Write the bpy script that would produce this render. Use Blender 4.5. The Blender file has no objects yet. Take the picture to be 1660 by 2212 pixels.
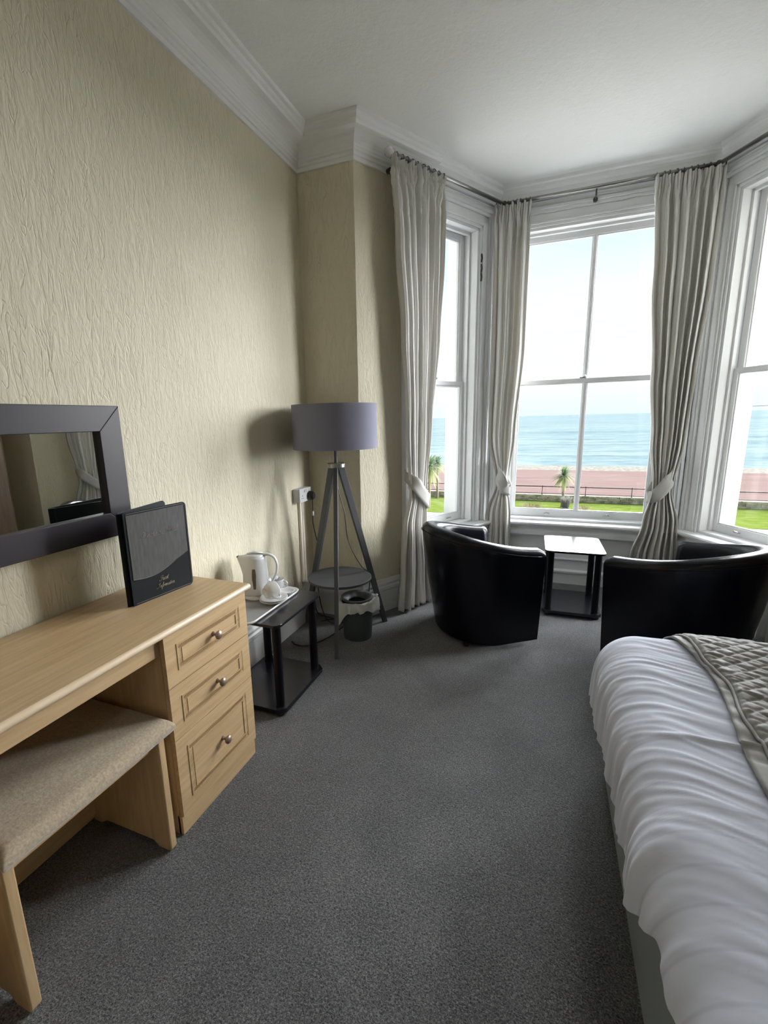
import bpy, bmesh, math, random
from mathutils import Vector, Matrix, noise
random.seed(7)
PI = math.pi
R = math.radians
scene = bpy.context.scene
COL = scene.collection

# ---------------------------------------------------------------- camera
F_PX, PITCH, ROLL, YAW = 995.74, R(11.831), R(-1.4313), R(-22.304)
PPX, PPY = 770.33, 1115.58
cam_d = bpy.data.cameras.new('camera')
cam = bpy.data.objects.new('camera', cam_d); COL.objects.link(cam)
fw = Vector((math.sin(-YAW*-1)*math.cos(PITCH), math.cos(YAW)*math.cos(PITCH), -math.sin(PITCH)))
rt = Vector((math.cos(YAW), -math.sin(YAW), 0)); up = rt.cross(fw)
r_ = math.cos(ROLL)*rt + math.sin(ROLL)*up
u_ = -math.sin(ROLL)*rt + math.cos(ROLL)*up
m = Matrix((r_, u_, -fw)).transposed().to_4x4(); m.translation = Vector((0, 0, 1.35))
cam.matrix_world = m
cam_d.sensor_fit = 'HORIZONTAL'; cam_d.sensor_width = 36.0
cam_d.lens = F_PX*36.0/1660
cam_d.shift_x = (830-PPX)/1660; cam_d.shift_y = (PPY-1106)/1660
cam_d.clip_start = 0.02; cam_d.clip_end = 9000
scene.camera = cam

# ---------------------------------------------------------------- world, sun, exposure
SKY = 1.16
w = bpy.data.worlds.new('sky'); scene.world = w; w.use_nodes = True
nt = w.node_tree; nt.nodes.clear()
out = nt.nodes.new('ShaderNodeOutputWorld'); bg = nt.nodes.new('ShaderNodeBackground')
tc = nt.nodes.new('ShaderNodeTexCoord'); sp = nt.nodes.new('ShaderNodeSeparateXYZ')
rp = nt.nodes.new('ShaderNodeValToRGB')
e = rp.color_ramp.elements
e[0].position = 0.0; e[0].color = (0.84, 0.95, 0.98, 1)
e[1].position = 0.75; e[1].color = (0.55, 0.78, 0.9, 1)
for p, c in ((0.06, (0.97, 0.99, 1.0, 1)), (0.22, (0.93, 0.98, 1.0, 1)), (0.36, (0.60, 0.87, 0.93, 1))):
    q = e.new(p); q.color = c
nz = nt.nodes.new('ShaderNodeTexNoise'); nz.inputs['Scale'].default_value = 2.2; nz.inputs['Detail'].default_value = 4
mp = nt.nodes.new('ShaderNodeMapping'); mp.inputs['Scale'].default_value = (1, 1, 4)
mx = nt.nodes.new('ShaderNodeMixRGB'); mx.inputs['Color2'].default_value = (1, 1, 1, 1)
mr = nt.nodes.new('ShaderNodeMapRange'); mr.inputs['From Min'].default_value = 0.45; mr.inputs['From Max'].default_value = 0.65
mr.inputs['To Max'].default_value = 0.6
L = nt.links.new
L(tc.outputs['Generated'], sp.inputs[0]); L(sp.outputs['Z'], rp.inputs['Fac'])
L(tc.outputs['Generated'], mp.inputs['Vector']); L(mp.outputs[0], nz.inputs['Vector'])
L(nz.outputs['Fac'], mr.inputs['Value']); L(mr.outputs[0], mx.inputs['Fac'])
L(rp.outputs['Color'], mx.inputs['Color1']); L(mx.outputs[0], bg.inputs['Color']); L(bg.outputs[0], out.inputs[0])
bg.inputs['Strength'].default_value = SKY

def sun(name, az, el, strength, angle, color):
    d = bpy.data.lights.new(name, 'SUN'); d.energy = strength; d.angle = R(angle); d.color = color
    o = bpy.data.objects.new(name, d); COL.objects.link(o)
    dirv = Vector((math.sin(R(az))*math.cos(R(el)), math.cos(R(az))*math.cos(R(el)), math.sin(R(el))))
    o.rotation_euler = dirv.to_track_quat('Z', 'Y').to_euler(); o.location = dirv*20
    return o
sun('hazy_sun', 44, 12, 51.0, 86, (0.985, 0.985, 1.0))

scene.view_settings.view_transform = 'Standard'; scene.view_settings.look = 'None'
scene.view_settings.gamma = 1; scene.view_settings.use_curve_mapping = False
scene.view_settings.exposure = 0.0
cy = scene.cycles
cy.max_bounces = 14; cy.diffuse_bounces = 10; cy.glossy_bounces = 5; cy.transmission_bounces = 8; cy.transparent_max_bounces = 12
cy.use_denoising = True; cy.sample_clamp_indirect = 8

# ---------------------------------------------------------------- materials
MATS = {}
def mat(name, col, rough=0.6, metal=0.0, spec=0.5, coat=0.0, sheen=0.0):
    m = bpy.data.materials.new(name); m.use_nodes = True
    b = m.node_tree.nodes['Principled BSDF']
    b.inputs['Base Color'].default_value = (*col, 1); b.inputs['Roughness'].default_value = rough
    b.inputs['Metallic'].default_value = metal; b.inputs['Specular IOR Level'].default_value = spec
    b.inputs['Coat Weight'].default_value = coat; b.inputs['Sheen Weight'].default_value = sheen
    MATS[name] = m
    return m
def N(m, t): return m.node_tree.nodes.new(t)
def texnoise(m, scale, vec=(1, 1, 1), detail=3, dist=0.0, rough=0.5):
    lk = m.node_tree.links.new
    tc = N(m, 'ShaderNodeTexCoord'); mp = N(m, 'ShaderNodeMapping'); mp.inputs['Scale'].default_value = vec
    n = N(m, 'ShaderNodeTexNoise'); n.inputs['Scale'].default_value = scale; n.inputs['Detail'].default_value = detail
    n.inputs['Distortion'].default_value = dist; n.inputs['Roughness'].default_value = rough
    lk(tc.outputs['Object'], mp.inputs['Vector']); lk(mp.outputs[0], n.inputs['Vector'])
    return n.outputs['Fac']
def colramp(m, fac, stops):
    r = N(m, 'ShaderNodeValToRGB'); e = r.color_ramp.elements
    e[0].position, e[0].color = stops[0][0], (*stops[0][1], 1)
    e[1].position, e[1].color = stops[-1][0], (*stops[-1][1], 1)
    for p, c in stops[1:-1]:
        q = e.new(p); q.color = (*c, 1)
    m.node_tree.links.new(fac, r.inputs['Fac'])
    return r.outputs['Color']
def setcol(m, c): m.node_tree.links.new(c, m.node_tree.nodes['Principled BSDF'].inputs['Base Color'])
def bump(m, fac, strength=0.5, dist=0.01, prev=None):
    b = N(m, 'ShaderNodeBump'); b.inputs['Strength'].default_value = strength; b.inputs['Distance'].default_value = dist
    m.node_tree.links.new(fac, b.inputs['Height'])
    if prev: m.node_tree.links.new(prev, b.inputs['Normal'])
    m.node_tree.links.new(b.outputs[0], m.node_tree.nodes['Principled BSDF'].inputs['Normal'])
    return b.outputs[0]
def mathn(m, op, a, b=None, v=None):
    n = N(m, 'ShaderNodeMath'); n.operation = op; m.node_tree.links.new(a, n.inputs[0])
    if b is not None: m.node_tree.links.new(b, n.inputs[1])
    elif v is not None: n.inputs[1].default_value = v
    return n.outputs[0]

# relief wallpaper: wandering vertical ridges
wp = mat('wallpaper', (0.73, 0.68, 0.52), 0.6, spec=0.3)
n1 = texnoise(wp, 27, (1, 1, 0.17), 2.5, 1.3)
rg = N(wp, 'ShaderNodeMapRange'); rg.inputs['From Min'].default_value = 0.0; rg.inputs['From Max'].default_value = 0.035; rg.interpolation_type = 'SMOOTHSTEP'
wp.node_tree.links.new(mathn(wp, 'ABSOLUTE', mathn(wp, 'SUBTRACT', n1, v=0.5)), rg.inputs['Value'])
n3 = texnoise(wp, 21, (1, 1, 0.28), 2, 0.6)
msk = N(wp, 'ShaderNodeMapRange'); msk.inputs['From Min'].default_value = 0.30; msk.inputs['From Max'].default_value = 0.50
wp.node_tree.links.new(n3, msk.inputs['Value'])
n2 = texnoise(wp, 46, (1, 1, 0.32), 2, 0.8)
inv = mathn(wp, 'SUBTRACT', rg.outputs[0], v=1.0)
hsum = mathn(wp, 'ADD', mathn(wp, 'MULTIPLY', mathn(wp, 'MULTIPLY', inv, msk.outputs[0]), v=0.36), mathn(wp, 'MULTIPLY', n2, v=1.1))
bump(wp, hsum, 0.72, 0.006)
setcol(wp, colramp(wp, texnoise(wp, 1.3, (1, 1, 1), 2), [(0.3, (0.665, 0.615, 0.475)), (0.7, (0.71, 0.66, 0.515))]))

ceilm = mat('ceiling_paint', (0.86, 0.875, 0.87), 0.8, spec=0.2)
bump(ceilm, texnoise(ceilm, 32, (1, 1, 1), 5, 0.3, 0.65), 0.6, 0.006)
white = mat('white_gloss_paint', (0.73, 0.74, 0.75), 0.32)
bump(white, texnoise(white, 30, (1, 1, 1), 2), 0.03, 0.002)
plaster = mat('white_plaster', (0.84, 0.85, 0.855), 0.6)
bump(plaster, texnoise(plaster, 40, (1, 1, 1), 3), 0.1, 0.002)
outw = mat('exterior_render', (0.150, 0.154, 0.162), 0.8)

carpet = mat('carpet', (0.1, 0.1, 0.105), 0.95, spec=0.1, sheen=0.3)
nf = texnoise(carpet, 210, (1, 1, 1), 3, 0.8, 0.7)
nl = texnoise(carpet, 3.2, (1, 1, 1), 4, 0.8)
cf = mathn(carpet, 'ADD', mathn(carpet, 'MULTIPLY', nf, v=0.86), mathn(carpet, 'MULTIPLY', nl, v=0.14))
setcol(carpet, colramp(carpet, cf, [(0.37, (0.026, 0.028, 0.033)), (0.50, (0.092, 0.095, 0.102)), (0.63, (0.245, 0.248, 0.255))]))
bump(carpet, nf, 0.9, 0.006)

def woodmat(name, c0, c1, vec, rough=0.38):
    m = mat(name, c0, rough)
    n = texnoise(m, 9, vec, 6, 0.6, 0.62)
    setcol(m, colramp(m, n, [(0.3, c0), (0.5, tuple((a+b)/2 for a, b in zip(c0, c1))), (0.68, c1)]))
    bump(m, n, 0.06, 0.002)
    return m
OAK0, OAK1 = (0.44, 0.30, 0.155), (0.58, 0.42, 0.245)
oakY = woodmat('oak_grain_along', OAK0, OAK1, (6, 0.35, 6))
oakZ = woodmat('oak_grain_upright', OAK0, OAK1, (5, 5, 0.35))
oakE = woodmat('oak_edge_highlight', (0.68, 0.53, 0.36), (0.78, 0.64, 0.47), (4, 0.5, 4), 0.3)  # paler oak paints the specular highlight along the tabletop's rounded front edge
brownw = woodmat('wardrobe_wood', (0.20, 0.13, 0.085), (0.28, 0.19, 0.13), (5, 5, 0.3), 0.4)
knobm = mat('knob_metal', (0.36, 0.28, 0.23), 0.42, 0.7)
suede = mat('seat_suede', (0.40, 0.325, 0.235), 0.9, spec=0.15, sheen=0.4)
setcol(suede, colramp(suede, texnoise(suede, 160, (1, 1, 1), 3, 0.5), [(0.3, (0.31, 0.25, 0.18)), (0.7, (0.47, 0.385, 0.28))]))
bump(suede, texnoise(suede, 220, (1, 1, 1), 2), 0.2, 0.002)

blackfr = mat('black_brown_frame', (0.028, 0.024, 0.032), 0.42)
mirror_m = mat('mirror_glass', (0.80, 0.82, 0.80), 0.01, 1.0)
leather = mat('black_leather', (0.0025, 0.003, 0.007), 0.25, spec=0.28)
bump(leather, texnoise(leather, 9, (1, 1, 1), 3, 0.3), 0.10, 0.02, bump(leather, texnoise(leather, 420, (1, 1, 1), 2), 0.12, 0.001))
blackt = mat('black_table_top', (0.009, 0.009, 0.013), 0.2, spec=0.4)
bump(blackt, texnoise(blackt, 90, (1, 1, 1), 3), 0.04, 0.001)
blackp = mat('black_tube', (0.003, 0.003, 0.005), 0.4, spec=0.18)
blackcable = mat('black_plastic', (0.012, 0.012, 0.013), 0.35)
whitep = mat('white_plastic', (0.62, 0.63, 0.645), 0.3)
ceramic = mat('white_ceramic', (0.68, 0.685, 0.69), 0.15, coat=0.3)
traygrey = mat('tray_grey', (0.27, 0.28, 0.29), 0.35)
gaugem = mat('gauge_plastic', (0.09, 0.075, 0.06), 0.15)
lampgrey = mat('lamp_grey_wood', (0.085, 0.088, 0.096), 0.5, spec=0.35)
shade = mat('shade_fabric', (0.195, 0.195, 0.255), 0.85, spec=0.2)
bump(shade, texnoise(shade, 90, (1, 1, 12), 2), 0.2, 0.001)
bingrey = mat('bin_grey', (0.062, 0.075, 0.08), 0.5)
liner_m = mat('liner_plastic', (0.90, 0.91, 0.91), 0.35)
b = liner_m.node_tree.nodes['Principled BSDF']; b.inputs['Transmission Weight'].default_value = 0.2; b.inputs['IOR'].default_value = 1.1
trunk_m = mat('conduit_cream', (0.78, 0.72, 0.62), 0.4)
foldg = mat('folder_grey', (0.085, 0.085, 0.088), 0.55)
setcol(foldg, colramp(foldg, texnoise(foldg, 40, (3, 3, 0.5), 4), [(0.3, (0.050, 0.051, 0.051)), (0.7, (0.080, 0.080, 0.079))]))
foldb = mat('folder_black', (0.006, 0.009, 0.012), 0.5, spec=0.2)
foldl = mat('folder_piping', (0.17, 0.17, 0.165), 0.4)
silver = mat('silver_lettering', (0.62, 0.60, 0.58), 0.3, 0.7)
gold = mat('gold_lettering', (0.52, 0.47, 0.36), 0.3, 0.7)
steel = mat('brushed_steel', (0.36, 0.35, 0.34), 0.28, 1.0)
darkmet = mat('dark_metal', (0.10, 0.09, 0.085), 0.4, 0.7)

curt = mat('curtain_linen', (0.74, 0.73, 0.70), 0.9, spec=0.1)
bump(curt, texnoise(curt, 400, (1, 1, 0.3), 2), 0.12, 0.001)
lk = curt.node_tree.links.new
tr = N(curt, 'ShaderNodeBsdfTranslucent'); tr.inputs['Color'].default_value = (0.62, 0.59, 0.54, 1)
mxs = N(curt, 'ShaderNodeMixShader'); mxs.inputs[0].default_value = 0.15
lk(curt.node_tree.nodes['Principled BSDF'].outputs[0], mxs.inputs[1]); lk(tr.outputs[0], mxs.inputs[2])
lk(mxs.outputs[0], curt.node_tree.nodes['Material Output'].inputs[0])

tiem = mat('tieback_linen', (0.46, 0.45, 0.425), 0.9, spec=0.1)
bump(tiem, texnoise(tiem, 500, (1, 1, 1), 2), 0.15, 0.001)
duvet_m = mat('duvet_cotton', (0.55, 0.56, 0.61), 0.8, spec=0.2, sheen=0.2)
tcx = N(duvet_m, 'ShaderNodeTexCoord'); wv = N(duvet_m, 'ShaderNodeTexWave')
wv.bands_direction = 'Y'; wv.inputs['Scale'].default_value = 4.6; wv.inputs['Distortion'].default_value = 0.25
duvet_m.node_tree.links.new(tcx.outputs['Object'], wv.inputs['Vector'])
setcol(duvet_m, colramp(duvet_m, wv.outputs['Fac'], [(0.0, (0.545, 0.575, 0.71)), (0.04, (0.615, 0.65, 0.785)), (1.0, (0.625, 0.66, 0.795))]))
bump(duvet_m, texnoise(duvet_m, 4, (0.7, 2.6, 1), 2, 0.5), 0.22, 0.02)
divan_m = mat('divan_fabric', (0.25, 0.28, 0.295), 0.9, spec=0.1)
bump(divan_m, texnoise(divan_m, 260, (1, 1, 1), 2), 0.3, 0.002)
quilt = mat('quilted_satin', (0.245, 0.24, 0.235), 0.55, spec=0.3, sheen=0.2)

glass = bpy.data.materials.new('window_glass'); glass.use_nodes = True
g = glass.node_tree; g.nodes.clear()
go = g.nodes.new('ShaderNodeOutputMaterial'); gt = g.nodes.new('ShaderNodeBsdfTransparent'); gg = g.nodes.new('ShaderNodeBsdfGlossy')
gt.inputs[0].default_value = (0.97, 0.98, 0.98, 1); gg.inputs['Roughness'].default_value = 0.0
gl = g.nodes.new('ShaderNodeLayerWeight'); gpw = g.nodes.new('ShaderNodeMath'); gpw.operation = 'POWER'; gpw.inputs[1].default_value = 4.0; g.links.new(gl.outputs['Facing'], gpw.inputs[0]); gf = g.nodes.new('ShaderNodeMapRange'); gf.inputs['To Min'].default_value = 0.03; gf.inputs['To Max'].default_value = 0.5; g.links.new(gpw.outputs[0], gf.inputs['Value']); gm = g.nodes.new('ShaderNodeMixShader')
g.links.new(gf.outputs[0], gm.inputs[0]); g.links.new(gt.outputs[0], gm.inputs[1]); g.links.new(gg.outputs[0], gm.inputs[2]); g.links.new(gm.outputs[0], go.inputs[0])

# outdoors
grass_m = mat('lawn_grass', (0.1, 0.16, 0.02), 0.9, spec=0.0)
setcol(grass_m, colramp(grass_m, texnoise(grass_m, 2.2, (0.6, 1.6, 1), 6, 0.4, 0.7), [(0.3, (0.0697, 0.0968, 0.0197)), (0.5, (0.1066, 0.1435, 0.0287)), (0.72, (0.1681, 0.1763, 0.0615))]))
prom_m = mat('promenade_paving', (0.2, 0.13, 0.12), 0.85, spec=0.0)
setcol(prom_m, colramp(prom_m, texnoise(prom_m, 0.8, (0.3, 1.5, 1), 4), [(0.3, (0.1422, 0.0962, 0.0906)), (0.7, (0.1715, 0.1255, 0.1157))]))
road_m = mat('pavement', (0.60, 0.57, 0.54), 0.85, spec=0.0)
beach_m = mat('shingle', (0.2, 0.19, 0.16), 0.9, spec=0.0)
setcol(beach_m, colramp(beach_m, texnoise(beach_m, 3, (1, 1, 1), 5), [(0.3, (0.1107, 0.1021, 0.0886)), (0.6, (0.2214, 0.2103, 0.1882))]))
sea_m = mat('sea_water', (0.09, 0.15, 0.18), 0.9, spec=0.0)
sA = texnoise(sea_m, 0.6, (0.45, 1, 1), 4, 0.6, 0.6); sB = texnoise(sea_m, 0.16, (0.40, 1, 1), 5, 0.6, 0.65); sC = texnoise(sea_m, 0.03, (0.3, 1, 1), 5, 0.5, 0.7)
sm = mathn(sea_m, 'ADD', mathn(sea_m, 'ADD', mathn(sea_m, 'MULTIPLY', sA, v=0.33), mathn(sea_m, 'MULTIPLY', sB, v=0.40)), mathn(sea_m, 'MULTIPLY', sC, v=0.27))
setcol(sea_m, colramp(sea_m, sm, [(0.41, (0.082, 0.120, 0.134)), (0.50, (0.132, 0.172, 0.183)), (0.58, (0.180, 0.214, 0.220))]))
stone_m = mat('rubble_stone', (0.2, 0.17, 0.12), 0.9, spec=0.05)
setcol(stone_m, colramp(stone_m, texnoise(stone_m, 3.2, (0.7, 1, 1.6), 3), [(0.35, (0.2080, 0.1976, 0.1560)), (0.5, (0.3900, 0.3432, 0.2600)), (0.65, (0.5200, 0.4680, 0.3640))]))
bump(stone_m, texnoise(stone_m, 8, (1, 1, 1), 4), 0.6, 0.05)
rail_m = mat('railing_paint', (0.02, 0.016, 0.017), 0.5)
bark_m = mat('palm_bark', (0.2280, 0.1770, 0.1275), 0.9)
leafg = mat('palm_leaf_green', (0.1152, 0.1728, 0.0768), 0.6)
leafy = mat('palm_leaf_yellow', (0.2940, 0.3270, 0.1350), 0.6)
dryg = mat('dry_grass', (0.2448, 0.2160, 0.1080), 0.8)
greyb = mat('grey_bush', (0.2310, 0.2310, 0.2040), 0.8)
rockm = mat('dark_rock', (0.025, 0.025, 0.028), 0.9)
pierm = mat('pier_iron', (0.09, 0.105, 0.11), 0.8)

# ---------------------------------------------------------------- helpers
def obj(name, bm, m, parent=None, smooth=False):
    bmesh.ops.recalc_face_normals(bm, faces=bm.faces)
    me = bpy.data.meshes.new(name); bm.to_mesh(me); bm.free()
    if smooth:
        for p in me.polygons: p.use_smooth = True
    o = bpy.data.objects.new(name, me); COL.objects.link(o)
    for q in (m if isinstance(m, (list, tuple)) else [m]): me.materials.append(q)
    if parent is not None: o.parent = parent
    return o
def autosmooth(o, ang=40):
    me = o.data
    for p in me.polygons: p.use_smooth = True
    b = bmesh.new(); b.from_mesh(me)
    for ed in b.edges:
        if len(ed.link_faces) != 2 or ed.calc_face_angle(0) > R(ang): ed.smooth = False
    b.to_mesh(me); b.free()
    return o
def tag(o, label, cat, group=None, kind=None):
    o['label'] = label; o['category'] = cat
    if group: o['group'] = group
    if kind: o['kind'] = kind
    return o
def thing(name, label, cat, loc=(0, 0, 0), rz=0.0, group=None):
    o = bpy.data.objects.new(name, None); COL.objects.link(o); o.empty_display_size = 0.05
    o.location = loc; o.rotation_euler = (0, 0, rz)
    return tag(o, label, cat, group)
def struct(name, bm, m, label=None):
    o = obj(name, bm, m); o['kind'] = 'structure'
    if label: o['label'] = label
    return o
def bevelmod(o, w=0.003, seg=2):
    b = o.modifiers.new('bevel', 'BEVEL'); b.width = w; b.segments = seg; b.limit_method = 'ANGLE'; b.angle_limit = R(40)
    return o
def box(bm, x0, x1, y0, y1, z0, z1, mi=0):
    v = [bm.verts.new(p) for p in ((x0, y0, z0), (x1, y0, z0), (x1, y1, z0), (x0, y1, z0), (x0, y0, z1), (x1, y0, z1), (x1, y1, z1), (x0, y1, z1))]
    fs = [(0, 3, 2, 1), (4, 5, 6, 7), (0, 1, 5, 4), (1, 2, 6, 5), (2, 3, 7, 6), (3, 0, 4, 7)]
    for f in fs:
        q = bm.faces.new([v[i] for i in f]); q.material_index = mi
def mkbox(*a):
    bm = bmesh.new(); box(bm, *a); return bm
def hexa(bm, pts, mi=0):
    v = [bm.verts.new(p) for p in pts]
    for f in ((0, 3, 2, 1), (4, 5, 6, 7), (0, 1, 5, 4), (1, 2, 6, 5), (2, 3, 7, 6), (3, 0, 4, 7)):
        q = bm.faces.new([v[i] for i in f]); q.material_index = mi
def prism(bm, pts, z0, z1, mi=0):
    a = [bm.verts.new((p[0], p[1], z0)) for p in pts]; b = [bm.verts.new((p[0], p[1], z1)) for p in pts]
    n = len(pts)
    f = bm.faces.new(a[::-1]); f.material_index = mi
    f = bm.faces.new(b); f.material_index = mi
    for i in range(n):
        f = bm.faces.new([a[i], a[(i+1) % n], b[(i+1) % n], b[i]]); f.material_index = mi
def rrect(x0, x1, y0, y1, r, n=6):
    pts = []
    for cx, cy_, a0 in ((x1-r, y1-r, 0), (x0+r, y1-r, 90), (x0+r, y0+r, 180), (x1-r, y0+r, 270)):
        for k in range(n+1):
            a = R(a0+90*k/n); pts.append((cx+r*math.cos(a), cy_+r*math.sin(a)))
    return pts
def lathe(bm, prof, seg=32, cx=0, cy_=0, mi=0, closed=False):
    rings = []
    for r, z in prof:
        if r < 1e-6: rings.append([bm.verts.new((cx, cy_, z))])
        else: rings.append([bm.verts.new((cx+r*math.cos(2*PI*i/seg), cy_+r*math.sin(2*PI*i/seg), z)) for i in range(seg)])
    pr = list(zip(rings, rings[1:])) + ([(rings[-1], rings[0])] if closed else [])
    for a, b in pr:
        for i in range(seg):
            j = (i+1) % seg
            if len(a) == 1 and len(b) == 1: continue
            if len(a) == 1: f = bm.faces.new([a[0], b[i], b[j]])
            elif len(b) == 1: f = bm.faces.new([a[i], a[j], b[0]])
            else: f = bm.faces.new([a[i], a[j], b[j], b[i]])
            f.material_index = mi
    return bm
def tube(bm, pts, rad, seg=8, caps=True, mi=0, ell=None):
    pts = [Vector(p) for p in pts]; n = len(pts)
    rad = rad if isinstance(rad, (list, tuple)) else [rad]*n
    rings = []; prev = None
    for i, p in enumerate(pts):
        t = (pts[min(i+1, n-1)]-pts[max(i-1, 0)]).normalized()
        if prev is None:
            a = Vector((0, 0, 1)) if abs(t.z) < 0.9 else Vector((1, 0, 0))
            nrm = (a - t*a.dot(t)).normalized()
        else: nrm = (prev - t*prev.dot(t)).normalized()
        prev = nrm; bn = t.cross(nrm)
        e1, e2 = ell if ell else (1, 1)
        rings.append([bm.verts.new(p + rad[i]*(e1*math.cos(2*PI*k/seg)*nrm + e2*math.sin(2*PI*k/seg)*bn)) for k in range(seg)])
    for a, b in zip(rings, rings[1:]):
        for i in range(seg):
            j = (i+1) % seg
            f = bm.faces.new([a[i], a[j], b[j], b[i]]); f.material_index = mi
    if caps: bm.faces.new(rings[0][::-1]).material_index = mi; bm.faces.new(rings[-1]).material_index = mi
    return bm
def catmull(pts, n=6):
    pts = [Vector(p) for p in pts]; P = [pts[0]]+pts+[pts[-1]]; outp = []
    for i in range(1, len(P)-2):
        for k in range(n):
            t = k/n; a, b, c, d = P[i-1], P[i], P[i+1], P[i+2]
            outp.append(0.5*((2*b)+(c-a)*t+(2*a-5*b+4*c-d)*t*t+(3*b-a-3*c+d)*t**3))
    outp.append(pts[-1]); return outp
def offset_path(path, o):
    # o positive = to the right of travel (into the room)
    res = []; n = len(path)
    for i, p in enumerate(path):
        p = Vector(p); ns = []
        if i > 0: d = (p-Vector(path[i-1])).normalized(); ns.append(Vector((d.y, -d.x)))
        if i < n-1: d = (Vector(path[i+1])-p).normalized(); ns.append(Vector((d.y, -d.x)))
        if len(ns) == 1: res.append(p+ns[0]*o)
        else:
            b = (ns[0]+ns[1]).normalized(); res.append(p+b*(o/b.dot(ns[0])))
    return res
def sweep(bm, path, prof, mi=0):
    rows = [[bm.verts.new((*q, z)) for q in offset_path(path, o)] for o, z in prof]
    rows.append(rows[0])
    for a, b in zip(rows, rows[1:]):
        for i in range(len(path)-1):
            bm.faces.new([a[i], a[i+1], b[i+1], b[i]]).material_index = mi
    bm.faces.new([r[0] for r in rows[:-1]]); bm.faces.new([r[-1] for r in rows[:-1]][::-1])
    return bm

# ---------------------------------------------------------------- room plan
XL, XR, YB, YP, CH = -1.48, 2.10, -2.3, 2.79, 2.98
PA, PB, PC, PD = Vector((-1.11, 2.79)), Vector((-0.43, 4.0)), Vector((0.97, 4.0)), Vector((1.65, 2.79))
TH = 0.30
class Seg:
    def __init__(s, a, b):
        s.a = Vector(a); s.b = Vector(b); s.L = (s.b-s.a).length; s.d = (s.b-s.a)/s.L; s.n = Vector((s.d.y, -s.d.x))
    def P(s, t, o, z): q = s.a+s.d*t+s.n*o; return (q.x, q.y, z)
    def box(s, bm, t0, t1, z0, z1, o0, o1, mi=0):
        hexa(bm, [s.P(t0, o0, z0), s.P(t1, o0, z0), s.P(t1, o1, z0), s.P(t0, o1, z0), s.P(t0, o0, z1), s.P(t1, o0, z1), s.P(t1, o1, z1), s.P(t0, o1, z1)], mi)
SL, SC, SR = Seg(PA, PB), Seg(PB, PC), Seg(PC, PD)

bm = mkbox(XL-TH, XR+TH, YB-TH, 4.35, -0.2, 0.0); struct('floor', bm, carpet, 'mottled grey carpet floor')
bm = mkbox(XL-TH, XR+TH, YB-TH, 4.35, CH, CH+0.25); struct('ceiling', bm, ceilm, 'white textured ceiling')
struct('wall_left', mkbox(XL-TH, XL, YB-TH, YP+0.3, 0, CH), wp, 'cream relief papered wall')
struct('wall_pier_left', mkbox(XL, PA.x, YP, YP+0.3, 0, CH), wp)
struct('wall_pier_right', mkbox(PD.x, XR+TH, YP, YP+0.3, 0, CH), wp)
struct('wall_right', mkbox(XR, XR+TH, YB-TH, YP, 0, CH), wp)
struct('wall_back', mkbox(XL, XR, YB-TH, YB, 0, CH), wp)
ZS, ZH = 0.50, 2.70
def bay_wall(name, sg, t0, t1, paper_to, rev=False):
    bm = bmesh.new()
    e0 = -0.0; 
    def seg_(a, b, z0, z1, mi):
        sg.box(bm, a, b, z0, z1, -TH, 0, mi)
    # paper strip at the pier side
    L_ = sg.L
    if paper_to is None: spans0 = [(-0.02, t0, 1)]; spans1 = [(t1, L_+0.02, 1)]
    elif not rev: spans0 = [(0.0, paper_to, 0), (paper_to, t0, 1)]; spans1 = [(t1, L_, 1)]
    else: spans0 = [(0.0, t0, 1)]; spans1 = [(t1, L_-paper_to, 1), (L_-paper_to, L_, 0)]
    for a, b, mi in spans0+spans1: seg_(a, b, 0, CH, mi)
    seg_(t0, t1, 0, ZS, 1); seg_(t0, t1, ZH, CH, 1)
    return struct(name, bm, [wp, plaster])
LT = (0.50, 1.18); CT = (0.14, 1.24); RT = (0.14, 0.90)
bay_wall('wall_bay_left', SL, *LT, 0.41)
bay_wall('wall_bay_centre', SC, *CT, None)
bay_wall('wall_bay_right', SR, *RT, 0.41, True)

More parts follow.
